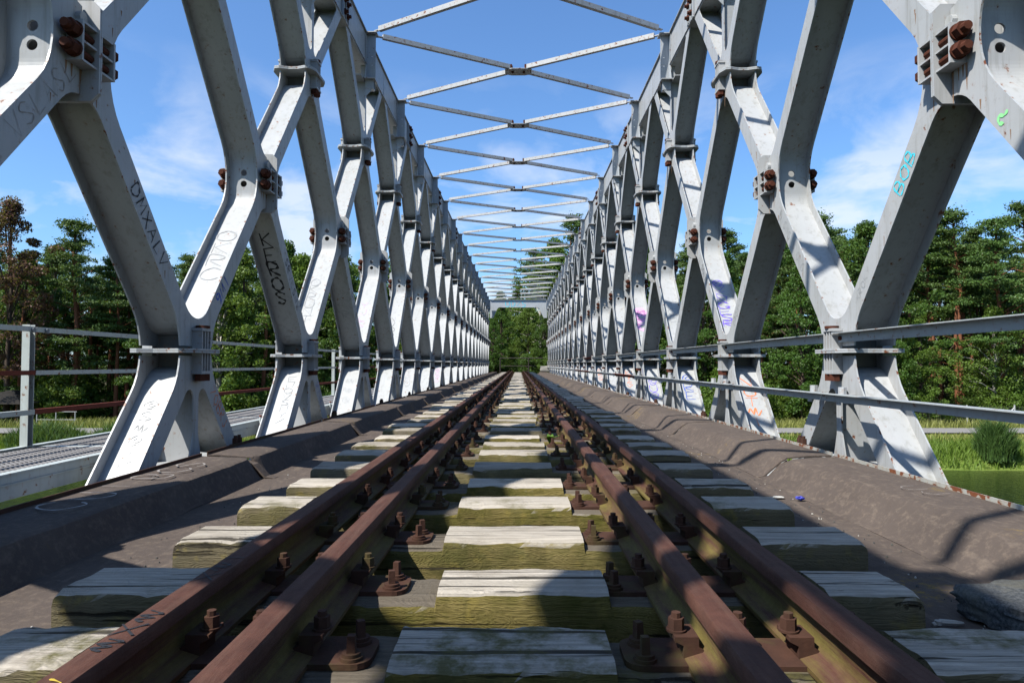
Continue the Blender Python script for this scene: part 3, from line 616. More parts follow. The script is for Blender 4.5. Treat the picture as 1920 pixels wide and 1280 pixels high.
# ---------------------------------------------------------------- deck trough and kerb panels
Y0, Y1 = -9.0, 57.0; JY = 4.70
def deck():
    root = obj('bridge_deck', None, None, (0, 0, -0.775)); tag(root, 'dark brown steel trough deck under the sleepers between the two trusses', 'bridge deck')
    mb = MB()
    for s, xe in ((-1, 1.80), (1, 1.70)): mb.box((s * 1.02, Y0, -0.02), (s * xe, Y1, -0.001))
    mb.box((-1.04, Y0, -0.28), (-1.021, Y1, -0.021), 1); mb.box((1.021, Y0, -0.28), (1.04, Y1, -0.021), 1)
    # cross beams and side plates below
    me = mb.mesh('floor_plate', [DECK, FLOOR]); obj('floor_plate', me, root)
    mb = MB()
    for c in COLS: mb.box((-2.40, 5.19 + c * MOD - 1.4 - .12, -1.15), (2.40, 5.19 + c * MOD - 1.4 + .12, -0.62))
    mb.box((-2.25, Y0, -0.335), (2.25, Y1, -0.32))
    obj('cross_beams', mb.mesh('cross_beams', [FLOOR]), root)
    # kerb panels: real bent plates with open ends at every joint
    def kerb(s, xa, rnd):
        # profile from kerb foot to outer edge (x, z)
        prof = ([(xa, 0.0), (xa + 0.045, 0.010), (xa + 0.135, 0.108), (xa + 0.165, 0.134), (xa + 0.20, 0.145), (xa + 0.36, 0.150), (2.150, 0.152)] if s > 0 else [(xa, 0.0), (xa + 0.012, 0.012), (xa + 0.058, 0.112), (xa + 0.072, 0.136), (xa + 0.10, 0.147), (xa + 0.33, 0.150), (2.150, 0.152)])
        mb = MB(); n = 72; L = MOD - 0.085
        rows = []
        for i in range(n + 1):
            t = i / n; y = t * L; row = []
            e = min(t, 1 - t) * L
            for k_, (x, z) in enumerate(prof):
                squeeze = max(0, 1 - e / 0.05)
                dx = squeeze * 0.025 * (1 if k_ in (2, 3) else 0.0); nz = noise.noise(Vector((x * 3 + rnd * 7, y * 2.2, z * 4 + rnd))) * 0.004 + noise.noise(Vector((x * 9, y * 9 + rnd * 3, z * 9))) * 0.002
                xx = x + dx + (nz if 1 <= k_ <= 4 else 0); yy = y + (0.045 * (1 if t > .5 else -1) * (-1 if False else 1) * 0 if True else 0) - (0.06 * (1 - k_ / 6) if t > .98 else 0) * 0
                row.append((s * xx, yy, z + (nz if k_ < 6 else 0) - squeeze * 0.012 * (1 if k_ in (3, 4) else 0)))
            rows.append(row)
        m = len(prof); vs = [p for r in rows for p in r]; vs += [(p[0] + s * 0.006, p[1], p[2] - 0.009) for p in vs]; N = m * (n + 1); fs = []
        for i in range(n):
            for j in range(m - 1):
                a = i * m + j; fs.append((a, a + 1, a + m + 1, a + m)); fs.append((a + N, a + m + N, a + m + 1 + N, a + 1 + N))
        for i in range(n): a = i * m; fs.append((a, a + m, a + m + N, a + N)); a += m - 1; fs.append((a + N, a + m + N, a + m, a))
        for r0 in (0, n * m):
            for j in range(m - 1): fs.append((r0 + j, r0 + j + N, r0 + j + 1 + N, r0 + j + 1))
        mb.add(vs, fs, 0); me = mb.mesh('kerb_panel', [DECK, EDGE]); autosmooth(me, 42 if s > 0 else 24); return me
    variants = {s: [kerb(s, xa, r) for r in range(3)] for s, xa in ((-1, 1.745), (1, 1.64))}
    mbe = MB(); mbe.box((0, 0, 0.128), (0.008, MOD - 0.09, 0.172)); mbe.box((0.0085, 0, 0.128), (0.06, MOD - 0.09, 0.136)); 
    em = mbe.mesh('edge_angle', [KERBEDGE]); eml = em.copy(); eml.materials.clear(); eml.materials.append(FAST)
    mbj = MB()   # open joint: a sunk strap with thin rusty cheeks
    for yy in (-0.030, 0.030): mbj.plate([(1.735, 0.010), (1.815, 0.100), (1.85, 0.118), (1.84, 0.02)], [], lambda u, v, t: (u, t + (u - 1.78) * (.22 if yy > 0 else -.22), v), yy - 0.002, yy + 0.002, 1, 1)
    mbj.plate([(1.66, 0.001), (1.72, 0.012), (1.80, 0.095), (1.86, 0.112), (2.145, 0.118), (2.145, 0.110), (1.86, 0.104), (1.81, 0.088), (1.73, 0.004)], [], lambda u, v, t: (u, t, v), -0.044, 0.044)
    jm = mbj.mesh('joint_strap', [DECK, FAST]); jl = jm.copy(); jl.transform(Matrix.Scale(-1, 4, (1, 0, 0))); jl.flip_normals()
    mbb = MB()
    for y in (0, 0.07): mbb.cyl((0, y, 0), 'z', 0.024, 0.045, 6); mbb.cyl((0, y, .045), 'z', 0.014, 0.02, 8)
    mbb.box((-0.03, -0.04, -0.02), (0.03, 0.11, 0.0)); bm_ = mbb.mesh('bolt', [FAST])
    k_ = 0
    for i in range(-5, 19):
        y = JY + i * MOD + 0.035
        for s in (-1, 1):
            k_ += 1; p = obj('kerb_panel', variants[s][k_ % 3], root, (0, y, 0)); kerbs[s, i] = p
            obj('edge_angle', em if s > 0 else eml, p, (2.151 if s > 0 else -2.159, 0.0, 0))
            obj('joint_strap', jm if s > 0 else jl, p, (0, -0.038, 0))
            obj('bolt', bm_, p, (s * 2.19, 0.55, 0.16))
    return root
KERBEDGE = paint_mat('rusty_white_edge_angle', (0.40, 0.40, 0.37), 1.6, 0.9)
kerbs = {}
dk = deck()
def chalk(s, i, x, y, text, size, lw, seed, ang):
    u = Vector((math.cos(ang), math.sin(ang), 0)); v = Vector((-math.sin(ang), math.cos(ang), 0))
    scrawl(text, (x, y, 0.157), u, v, size, lw, CHALK, kerbs[s, i], seed, asp=0.9, gap=0.3, name='graffiti', off=0.004)
chalk(-1, -1, -1.90, 0.95, 'CUI', 0.20, 0.012, 40, R(90)); chalk(-1, -1, -1.92, 1.75, 'BCS', 0.18, 0.012, 42, R(90))
chalk(1, -1, 1.90, 1.55, 'UJ', 0.11, 0.005, 41, R(-75))

# ---------------------------------------------------------------- rails
def rail_profile():
    h = 0.138
    half = [(0.0625, 0.0), (0.0625, 0.011), (0.020, 0.024), (0.0085, 0.040), (0.0085, 0.088), (0.013, 0.098), (0.0335, 0.104), (0.0335, 0.130), (0.029, 0.136), (0.018, h)]
    return half + [(-x, z) for x, z in reversed(half)]
RP = rail_profile()
def rail_mesh(name):
    mb = MB(); ys = [Y0 + (Y1 + 3 - Y0) * i / 60 for i in range(61)]; n = len(RP); vs = []; fs = []
    for y in ys: vs += [(x, y, z) for x, z in RP]
    for i in range(60):
        for k_ in range(n): fs.append((i * n + k_, i * n + (k_ + 1) % n, (i + 1) * n + (k_ + 1) % n, (i + 1) * n + k_))
    mb.add(vs, fs); mb.add(vs[:n], [tuple(range(n))]); mb.add(vs[-n:], [tuple(range(n))])
    return autosmooth(mb.mesh(name, [RAIL]), 40)
RM = rail_mesh('rail'); TC = -0.047; ZR = -0.68
for x, lab, kind in ((-0.75, 'rusty running rail, outer one of the left pair, with black scribbles on its head', 'running_rail'), (-0.488, 'rusty guard rail, inner one of the left pair', 'guard_rail'),
                     (0.488, 'rusty guard rail, inner one of the right pair, with yellow lichen on its web', 'guard_rail'), (0.75, 'rusty running rail, outer one of the right pair, nearest the right kerb', 'running_rail')):
    o = obj(kind, RM, None, (TC + x, 0, ZR)); tag(o, lab, 'rail', 'rails of the bridge track')
    if x == -0.75:
        scrawl('~X~', (0.026, 1.30, 0.1385), (0, 1, 0), (-1, 0, 0), 0.052, 0.009, BLACK, o, 50, asp=1.2, off=0.001, name='graffiti'); scrawl('X~I', (0.026, 1.72, 0.1385), (0, 1, 0), (-1, 0, 0), 0.052, 0.008, BLACK, o, 51, asp=1.4, off=0.001, name='graffiti')
        scrawl('~', (0.024, 1.11, 0.1385), (0, 1, 0), (-1, 0, 0), 0.05, 0.006, YEL, o, 52, asp=1.6, off=0.001, name='graffiti')

# ---------------------------------------------------------------- sleepers with fastenings
def sleeper_mesh(seed, xl, xr, bl=-0.25, br=0.25, wd=0.25):
    rng = random.Random(seed); H = 0.20
    # height profile along x : blocks stand a little above the rail seats
    xs = sorted(set([round(xl + (xr - xl) * i / 110, 4) for i in range(111)] + [xl + 0.006, xl + 0.02, xr - 0.006, xr - 0.02, bl, bl - 0.006, br, br + 0.006, -0.94, -0.946, 0.94, 0.946]))
    def top(x):
        if bl <= x <= br or x <= -0.946 or x >= 0.946: z = 0
        elif -0.94 <= x <= bl - 0.006 or br + 0.006 <= x <= 0.94: z = -0.03
        else: z = -0.015
        return z
    cols = []
    ny = 7
    for x in xs:
        e = min(x - xl, xr - x); er = 0.016 * max(0, 1 - e / 0.02) ** 2 + 0.003 * max(0, 1 - e / 0.10) * (0.5 + noise.noise(Vector((seed, x, 2))))
        t = top(x); ring = []
        r = 0.010 + 0.010 * noise.noise(Vector((x * 5, seed, 0))) + 0.010 * max(0, noise.noise(Vector((x * 17, seed, 4))))
        for k_ in range(ny + 1):
            y = wd * k_ / ny; ed = min(y, wd - y); zz = t - er - (r * 1.1 if ed < 1e-6 else 0) + 0.006 * noise.noise(Vector((x * 1.3, y * 9, seed * 3.1))) + 0.0035 * noise.noise(Vector((x * 7, y * 30, seed)))
            yy = y + (0.006 * noise.noise(Vector((x * 5, seed * 2, 1))) if ed < 1e-6 else 0); ring.append((x, yy, zz))
        yb0 = 0.010 * noise.noise(Vector((x * 3, seed, 5))) + 0.005 * noise.noise(Vector((x * 14, seed, 8)))
        front = [(x, -0.006 + yb0, t - er - r * 2.6), (x, -0.006 + yb0 * 1.4, (t - H) * .5), (x, yb0, -H)]; back = [(x, wd + 0.006 - yb0, t - er - r * 2.6), (x, wd, -H)]
        cols.append(list(reversed(front)) + ring + back)
    n = len(cols[0]); vs = [p for c in cols for p in c]; fs = []
    for i in range(len(cols) - 1):
        for j in range(n): fs.append((i * n + j, i * n + (j + 1) % n, (i + 1) * n + (j + 1) % n, (i + 1) * n + j))
    fs += [tuple(range(n)), tuple(range((len(cols) - 1) * n, len(cols) * n))]
    mb = MB(); mb.add(vs, fs); return autosmooth(mb.mesh('sleeper', [WOOD]), 38)
def plate_geo(mb):
    mb.plate(fillet([(-0.33, 0.045), (0.33, 0.045), (0.33, 0.205), (-0.33, 0.205)], [0.04] * 4, 4), [], FZ, -0.0295, -0.016)
def hat(mb, x, s):
    """clip: ribbed seat beside the rail foot and a hat-shaped clamp held by a bolt"""
    y0, y1 = 0.085, 0.165
    prof = [(0.0, -0.016), (0.0, 0.012), (0.020, 0.022), (0.020, 0.032), (-0.035, 0.032), (-0.035, 0.010), (-0.047, 0.002), (-0.047, -0.016)]
    mb.plate([(x + s * -a, b) for a, b in prof], [], lambda u, v, t: (u, t, v), y0, y1)
def hexb(mb, x, y, z, r=0.019, h=0.026):
    mb.cyl((x, y, z), 'z', r * 1.25, 0.005, 12); mb.cyl((x, y, z + .005), 'z', r, h, 6, rot=.3); mb.cyl((x, y, z + .005 + h), 'z', r * .58, 0.012, 8)
def screw(mb, x, y):
    mb.cyl((x, y, -0.016), 'z', 0.027, 0.008, 14); mb.cyl((x, y, -0.008), 'z', 0.022, 0.008, 14); mb.cyl((x, y, 0.0), 'z', 0.014, 0.038, 4, rot=.5, r2=0.0125)
def plate_mesh(): mb = MB(); plate_geo(mb); return mb.mesh('tie_plate', [FAST])
def clip_mesh():
    mb = MB(); hat(mb, 0, 1); return mb.mesh('clip', [FAST])
def hex_mesh(): mb = MB(); hexb(mb, 0, 0, 0.032); return autosmooth(mb.mesh('clip_bolt', [FAST]))
def screw_mesh(): mb = MB(); screw(mb, 0, 0); return autosmooth(mb.mesh('track_screw', [FAST]))
PLM, HXM, SCM = plate_mesh(), hex_mesh(), screw_mesh()
CLM = clip_mesh(); CLM2 = CLM.copy(); CLM2.transform(Matrix.Scale(-1, 4, (1, 0, 0))); CLM2.flip_normals()
# fastening positions relative to the middle between the two rails of a pair (s=+1 right pair)
def fast_items(s):
    it = []
    gx, rx = -0.131 * s, 0.131 * s
    it.append((gx - s * 0.064, -s)); it.append((gx + s * 0.064, s)); it.append((rx - s * 0.064, -s)); it.append((rx + s * 0.064, s))
    return it
def merged_fast(s):
    mb = MB(); plate_geo(mb)
    for x, d in fast_items(s):
        hat(mb, x, d * -1 if False else -d); hexb(mb, x + d * 0.008, 0.125, 0.032)
    for dx in (-0.285 * s,):
        for y in (0.075, 0.165): screw(mb, dx, y)
    return mb.mesh('tie_plate', [FAST])
MF = {s: merged_fast(s) for s in (-1, 1)}
front = [0.35, 0.92, 1.50, 2.00, 2.56, 3.18, 3.75, 4.38, 5.01, 5.59, 6.16, 6.86, 7.42, 8.0, 8.63, 9.3]
y = front[-1]
while y < 57.5: y += 0.6; front.append(y)
ye = front[0]
pre = []
while ye > -8: ye -= 0.58; pre.append(ye)
rs = random.Random(5)
spec = {3: (-1.354 - TC, 1.165 - TC), 4: (-1.285 - TC, 1.29 - TC), 5: (-1.30 - TC, 1.27 - TC), 6: (-1.27 - TC, 1.28 - TC)}
pool = [sleeper_mesh(100 + i, -1.3 + rs.uniform(-.06, .06), 1.3 + rs.uniform(-.06, .06), -0.25 + rs.uniform(-.02, .02), 0.25 + rs.uniform(-.02, .02)) for i in range(14)]
ZS = -0.655
words = ['split grey', 'bleached', 'mossy', 'cracked', 'pale weathered', 'worn-edged', 'olive-faced', 'silvery', 'rough-grained']
ordw = ['', 'nearest whole', 'second', 'third', 'fourth', 'fifth', 'sixth', 'seventh', 'eighth', 'ninth', 'tenth', 'eleventh', 'twelfth']
allf = [(v, i - len(pre)) for i, v in enumerate(list(reversed(pre)))] + [(v, i) for i, v in enumerate(front)]
for y, i in allf:
    if i in spec: me = sleeper_mesh(200 + i, *spec[i], bl=-0.19 if i == 3 else -.23, br=0.31 if i == 3 else .29)
    elif 0 <= i <= 9: me = sleeper_mesh(200 + i, -1.28 + rs.uniform(-.05, .05), 1.30 + rs.uniform(-.06, .05), -0.24, 0.26)
    else: me = pool[i % 14]
    o = obj('sleeper', me, None, (TC + (rs.uniform(-.03, .03) if i > 9 else 0), y, ZS + rs.uniform(-.004, .004))); o.rotation_euler = (rs.uniform(-.01, .01), 0, rs.uniform(-.006, .006))
    k_ = i - 1
    if i < 2: lab = 'wooden sleeper at the very bottom edge of the photo, mostly in shade'
    elif k_ <= 12: lab = '%s wooden sleeper, the %s one counted from the bottom edge of the photo' % (words[i % 9], ordw[k_] if k_ > 1 else 'nearest whole')
    else: lab = 'small distant wooden sleeper between the rails in the long row to the far end'
    tag(o, lab, 'sleeper', 'wooden sleepers of the track')
    for s in (-1, 1):
        xc = s * 0.619
        if y < 12 and y > 0.2:
            p = obj('tie_plate', PLM, o, (xc, 0, 0))
            for x, d in fast_items(s):
                obj('clip', CLM if d < 0 else CLM2, p, (x, 0, 0)); obj('clip_bolt', HXM, p, (x + d * 0.008, 0.125, 0), (0, 0, rs.uniform(0, 1)))
            for yy in (0.075, 0.165): obj('track_screw', SCM, p, (-0.285 * s, yy, 0), (0, 0, rs.uniform(0, 1)))
        else: obj('tie_plate', MF[s], o, (xc, 0, 0))

# ---------------------------------------------------------------- right handrails on the truss
hr_ = obj('handrail', None, None, (2.40, 0, 0)); tag(hr_, 'two white angle-iron handrails bolted along the inner face of the right truss', 'handrail')
for z0, nm, hh in ((0.235, 'upper_rail', 0.07), (-0.215, 'lower_rail', 0.058)):
    for c in range(-5, 19):
        ya = 5.23 + c * MOD; mb = MB(); L = MOD - (0.16 if z0 > 0 else 0.004); yb = ya + (0.08 if z0 > 0 else 0.002)
        xo = 0.01 if z0 > 0 else -0.085
        mb.box((xo - 0.005, yb, z0 - hh), (xo, yb + L, z0)); mb.box((xo - 0.0055, yb, z0 - 0.005), (xo - 0.062, yb + L, z0 + 0.0012))
        red = (z0 < 0 and c in (3, 6, 7)) or (z0 > 0 and c in (6, 9))
        o = obj(nm, mb.mesh(nm, [REDOX if red else RAILPAINT]), hr_)
        if red: o['label'] = 'red oxide length of handrail'
        mb = MB()
        if z0 < 0:
            for yy in (-0.24, 0.24):
                mb = MB(); mb.box((xo + .001, ya + yy - .035, z0 - .013), (0.033, ya + yy + .035, z0 - .001)); mb.cyl((xo + .04, ya + yy, z0 - 0.0005), 'z', 0.03, 0.05, 7); mb.box((xo + .002, ya + yy - .03, z0 - .08), (xo + .014, ya + yy + .03, z0 - .0135)); mb.cyl((xo + .001, ya + yy * .8, z0 - .07), 'x', -0.022, 0.035, 6) if False else None
                obj('rail_clamp', mb.mesh('rail_clamp', [EDGE]), o)
        else:
            for yy in (-0.12, 0.12):
                mb = MB(); mb.cyl((xo - .02, ya + yy, z0 - .04), 'x', 0.016, 0.016, 7); obj('rail_bolt', mb.mesh('rail_bolt', [RUST]), o)

# ---------------------------------------------------------------- left outside walkway
wk = obj('walkway', None, None, (-2.88, 0, -0.62)); tag(wk, 'outside walkway of grey metal grating with a white and rusty railing, left of the bridge', 'walkway')
WY0, WY1 = -8.9, 57
mb = MB(); mb.box((-0.006, WY0, -0.145), (0, WY1, -0.002)); mb.box((-0.05, WY0, -0.002), (0.012, WY1, 0.006)); mb.box((0.0005, WY0, -0.062), (0.010, WY1, -0.054)); mb.box((-0.77, WY0, -0.145), (-0.764, WY1, 0.012)); mb.box((-0.79, WY0, 0.012), (-0.74, WY1, 0.018))
obj('edge_beam', mb.mesh('edge_beam', [WALKPAINT]), wk)
def grating_mesh():
    mb = MB(); L = 1.36; W = 0.68; px, py = 0.085, 0.040   # expanded metal: strands crossing in long lozenges
    nx = int(W / px); ny = int(L / py)
    for j in range(ny):
        for i in range(nx):
            x0 = -0.72 + i * px; y0 = j * py; zt = 0.0
            for (xa, ya, xb, yb) in ((x0, y0, x0 + px / 2, y0 + py / 2), (x0 + px / 2, y0 + py / 2, x0 + px, y0)):
                mb.add([(xa, ya - .008, -.006), (xb, yb - .008, -.006), (xb, yb + .008, .007), (xa, ya + .008, .007)], [(0, 1, 2, 3)])
            for (xa, ya, xb, yb) in ((x0, y0, x0 + px / 2, y0 - py / 2), (x0 + px / 2, y0 - py / 2, x0 + px, y0)):
                mb.add([(xa, ya - .008, .006), (xb, yb - .008, .006), (xb, yb + .008, -.007), (xa, ya + .008, -.007)], [(0, 1, 2, 3)])
    for i in (1, 3): mb.box((-0.73 + i * 0.19, 0, -0.035), (-0.722 + i * 0.19, L, -0.010))
    me = bpy.data.meshes.new('grating'); me.from_pydata(mb.v, [], mb.f); me.materials.append(GRAT); me.update(); return me
GRAT = plain('galvanised_grating', (0.21, 0.205, 0.21), 0.6, 0.3, 0.3, 12)
GM = grating_mesh(); mbx = MB(); mbx.box((-0.76, -0.045, -0.01), (-0.04, 0.045, 0.0015)); XM = mbx.mesh('cross_strip', [WALKPAINT])
y = 0.85 - 0.0
gy = WY0 + 0.1
while gy < WY1 - 1.4:
    gr_ = obj('grating_panel', GM, wk, (0, gy, -0.004)); obj('cross_strip', XM, gr_, (0, 1.38, 0.004)); gy += 1.4
def wpost(y, first):
    mb = MB(); a = 0.029; mb.box((-a, -a, -0.10), (-a + .006, a, 0.915)); mb.box((-a, a - .006, -0.10), (a, a, 0.915)); mb.box((-a + .006, -a, -0.10), (a, -a + .006, 0.915)) if first else None
    return mb.mesh('post', [WALKPAINT])
PM = wpost(0, True); SM = None
mbs = MB(); mbs.cyl((0, 0, -0.12), 'z', 0.014, 0.16, 10); SM = mbs.mesh('stub', [WALKPAINT]); mbs = MB(); mbs.cyl((0, 0, 0.0405), 'z', 0.015, 0.02, 10); SC = mbs.mesh('stub_cap', [REDOX])
mbn = MB(); mbn.cyl((0.042, 0, 0.873), 'x', 0.018, 0.02, 10)
NM = mbn.mesh('rail_bolt', [plain('grey_bolt', (0.2, 0.22, 0.24))])
for i in range(-5, 19):
    y = 5.05 + i * MOD; p = obj('post', PM, wk, (-0.77, y, 0)); obj('rail_bolt', NM, p, (0, -0.028, 0)); obj('rail_bolt', NM, p, (0, 0.12, 0))
    st = obj('stub', SM, wk, (0.035, y - 0.32, 0)); obj('stub_cap', SC, st)
    for z, nm, hh in ((0.90, 'top_rail', 0.038), (0.575, 'middle_rail', 0.034), (0.285, 'lower_rail', 0.038)):
        red = {'top_rail': False, 'middle_rail': i in (-1, 3, 4, 5, 7, 9), 'lower_rail': i in (0, 1, 2, 3, 4, 6, 8)}[nm]
        mb = MB(); mb.box((-0.73, y + 0.02, z - hh), (-0.722, y + MOD + 0.016, z)); mb.box((-0.7655, y + 0.04, z - 0.006), (-0.731, y + MOD - 0.04, z - 0.001))
        o = obj(nm, mb.mesh(nm, [REDOX if red else WALKPAINT]), wk)
        if red: o['label'] = 'rusty red length of railing'

# ---------------------------------------------------------------- small things on the deck
def rock(seed, sx_, sy_, sz_, mat, name, blocky=False):
    bm = bmesh.new(); bmesh.ops.create_icosphere(bm, subdivisions=4, radius=1)
    for v in bm.verts:
        if blocky:
            m_ = max(abs(v.co.x), abs(v.co.y), abs(v.co.z)); v.co = v.co.lerp(v.co / m_, 0.93)
        f = 1 + (0.07 if blocky else 0.16) * noise.noise(v.co * 1.3 + Vector((seed, 0, 0))) + 0.05 * noise.noise(v.co * 5 + Vector((seed, 3, 0))) + .02 * noise.noise(v.co * 13)
        v.co = Vector((v.co.x * sx_ * f, v.co.y * sy_ * f, v.co.z * sz_ * f))
    me = bpy.data.meshes.new(name); bm.to_mesh(me); bm.free(); me.materials.append(mat); return autosmooth(me, 60)
m = M('dark_granite', 0.8, 0.3); v = m.map((1, 1, 1)); c = m.mix(m.ramp(m.noise(v, 120, 3), [(.42, 0.), (.62, 1.)]), (0.045, 0.05, 0.055), (0.11, 0.118, 0.122)); m.col(m.mix(m.ramp(m.noise(v, 9, 6, .7), [(.45, 0.), (.65, .7)]), c, (0.11, 0.105, 0.08))); m.bump(m.noise(v, 22, 8, .75), .7, .008); STONE = m.m
o = obj('stone', rock(3, 0.19, 0.15, 0.046, STONE, 'stone', True), None, (1.56, 2.06, -0.73), (0.02, 0.03, 0.30)); tag(o, 'dark squared granite stone lying on the deck at the lower right corner', 'stone')
BONE = plain('pale_dry_wood', (0.42, 0.40, 0.36))
mb = MB(); mb.tube([(0, 0, 0), (0.03, 0.004, 0.006), (0.07, -0.002, 0.004), (0.10, 0.004, 0)], [0.006, 0.009, 0.008, 0.004], 6); mb.cyl((0.018, 0, 0.0), 'z', 0.010, 0.012, 8)
o = obj('twig', autosmooth(mb.mesh('twig', [BONE])), None, (1.22, 2.05, -0.766), (0, 0, 0.1)); tag(o, 'short pale dry twig lying on the deck beside the dark stone', 'twig')
BLUEP = ink((0.03, 0.04, 0.30), 'blue_plastic')
bm = bmesh.new(); bmesh.ops.create_icosphere(bm, subdivisions=3, radius=1)
for v in bm.verts: v.co = Vector((v.co.x * .022, v.co.y * .018, v.co.z * .010)) * (1 + .6 * noise.noise(v.co * 3))
me = bpy.data.meshes.new('wrapper'); bm.to_mesh(me); bm.free(); me.materials.append(BLUEP)
o = obj('wrapper', me, None, (1.60, 3.92, -0.758)); tag(o, 'crumpled blue plastic wrapper at the foot of the right kerb', 'litter')
WHI = plain('white_paper', (0.5, 0.5, 0.47))
bm = bmesh.new(); bmesh.ops.create_icosphere(bm, subdivisions=2, radius=1)
for v in bm.verts: v.co = Vector((v.co.x * .032, v.co.y * .02, v.co.z * .006)) * (1 + .5 * noise.noise(v.co * 3))
me = bpy.data.meshes.new('scrap'); bm.to_mesh(me); bm.free(); me.materials.append(WHI)
o = obj('paper_scrap', me, None, (1.50, 3.98, -0.764)); tag(o, 'flat white paper scrap beside the blue wrapper', 'litter')
rg = random.Random(11); mb = MB(); 
for i in range(320):
    a = rg.random(); s = -1 if rg.random() < .3 else 1; x = s * rg.uniform(1.36, 1.62); y = rg.uniform(1.5, 9); r = rg.uniform(.002, .006)
    mb.cyl((x, y, -0.7745), 'z', r, rg.uniform(.002, .006), 5, rg.choice([0, 1, 1, 1, 2, 1, 1, 2, 1, 1]), r2=r * .6, rot=rg.random())
o = obj('grit', mb.mesh('grit', [WHI, STONE, BONE])); tag(o, 'scattered grit, glass chips and crumbs on the deck along the kerbs', 'grit', None, 'stuff')
def weed(x, y, z, n, h, lab, seed):
    rg = random.Random(seed); mb = MB()
    for i in range(n):
        a = rg.uniform(0, 6.28); l = h * rg.uniform(.5, 1); c = Vector((math.cos(a), math.sin(a), 0)); t = Vector((-math.sin(a), math.cos(a), 0)) * l * .22
        p0 = Vector((0, 0, 0)) + c * .01; p1 = c * l * .45 + Vector((0, 0, l * .7)); p2 = c * l + Vector((0, 0, l * .85))
        mb.add([p0, p1 - t, p2, p1 + t], [(0, 1, 2, 3)])
    me = bpy.data.meshes.new('weed'); me.from_pydata(mb.v, [], mb.f); me.materials.append(LEAFW); o = obj('weed', me, None, (x, y, z)); tag(o, lab, 'weed')
LEAFW = leaf_mat('weed_leaves', (0.08, 0.20, 0.02), (0.13, 0.28, 0.03), .3)
weed(0.275, 5.9, -0.68, 22, 0.09, 'small bright green weed sprouting beside the right guard rail', 5)

# ---------------------------------------------------------------- terrain, water, path
ZW = -4.8
def gh(x, y):
    sh = 31.4 + 0.5 * noise.noise(Vector((x * .12, 0, 0))) + .3 * noise.noise(Vector((x * .5, 3, 0)))
    d = y - sh
    if d < -26 or (y < -3): 
        d2 = -3 - y
        h = ZW - .8 + min(1.6, max(0, d2 + 1.0) * .5)
        if d2 > 3: h = -3.9
        return h if y < 0 else ZW - 1
    if d < 0: return ZW - 1 * min(1, -d * .5)
    h = ZW + min(d, 0.8) * 0.55 + max(0, min(d - .8, 5)) * 0.13
    h = min(h, -3.7) if d < 8 else -3.7
    t = max(0, min(1, (y - 46) / 10)); e = max(0, min(1, (14 - abs(x)) / 9)); s = t * t * (3 - 2 * t) * e * e * (3 - 2 * e)
    h = h * (1 - s) + (-1.0) * s
    h += 0.10 * noise.noise(Vector((x * .3, y * .3, 0))) * min(1, max(0, d / 3)) * (0 if 35.8 < y < 40.2 else 1)
    if y > 60: h += min(3, (y - 60) * .03)
    return h
def terrain():
    xs = list(np.concatenate([np.linspace(-600, -80, 14)[:-1], np.linspace(-80, 80, 161), np.linspace(80, 600, 14)[1:]])); ys = list(np.concatenate([np.linspace(-120, -12, 10)[:-1], np.linspace(-12, 28, 16)[:-1], np.linspace(28, 60, 90)[:-1], np.linspace(60, 120, 30)[:-1], np.linspace(120, 900, 14)]))
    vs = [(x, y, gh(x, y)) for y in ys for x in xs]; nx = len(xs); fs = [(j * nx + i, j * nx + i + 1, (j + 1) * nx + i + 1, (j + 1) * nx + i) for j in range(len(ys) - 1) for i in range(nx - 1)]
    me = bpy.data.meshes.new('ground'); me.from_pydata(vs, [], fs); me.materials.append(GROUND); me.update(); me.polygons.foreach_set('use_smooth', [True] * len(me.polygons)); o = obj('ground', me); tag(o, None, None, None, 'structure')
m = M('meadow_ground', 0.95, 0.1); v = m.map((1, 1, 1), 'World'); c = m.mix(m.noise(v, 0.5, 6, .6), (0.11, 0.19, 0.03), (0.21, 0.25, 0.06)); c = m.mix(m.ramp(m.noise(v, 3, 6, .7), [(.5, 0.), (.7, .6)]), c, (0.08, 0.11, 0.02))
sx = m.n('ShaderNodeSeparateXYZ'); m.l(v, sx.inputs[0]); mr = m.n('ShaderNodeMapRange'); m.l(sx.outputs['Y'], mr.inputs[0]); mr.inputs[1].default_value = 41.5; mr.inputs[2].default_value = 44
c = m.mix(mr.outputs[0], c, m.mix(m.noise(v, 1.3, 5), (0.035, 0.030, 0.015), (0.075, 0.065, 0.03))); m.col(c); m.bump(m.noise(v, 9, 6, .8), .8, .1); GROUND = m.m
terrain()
m = M('canal_water', 0.06, 0.5); m.col((0.007, 0.013, 0.005)); v = m.map((1, 0.55, 1), 'World'); m.bump(m.mul(m.noise(v, 5.5, 4, .6), m.mul(m.noise(v, 17, 3), .3), 'ADD'), .6, .08); WATER = m.m
me = bpy.data.meshes.new('water'); me.from_pydata([(-600, -4.5, ZW), (600, -4.5, ZW), (600, 36, ZW), (-600, 36, ZW)], [], [(0, 1, 2, 3)]); me.materials.append(WATER); o = obj('water', me); tag(o, None, None, None, 'structure')
ASPH = plain('grey_path_asphalt', (0.23, 0.225, 0.22), .9, .2, .15, 8)
vs = []; xs = [x for x in range(-90, 91, 3)]
for x in xs: vs += [(x, 36.6 + .3 * math.sin(x * .05), -3.655), (x, 39.4 + .3 * math.sin(x * .05), -3.65)]
me = bpy.data.meshes.new('path'); me.from_pydata(vs, [], [(2 * i, 2 * i + 2, 2 * i + 3, 2 * i + 1) for i in range(len(xs) - 1)]); me.materials.append(ASPH); o = obj('path', me); tag(o, None, None, None, 'structure')

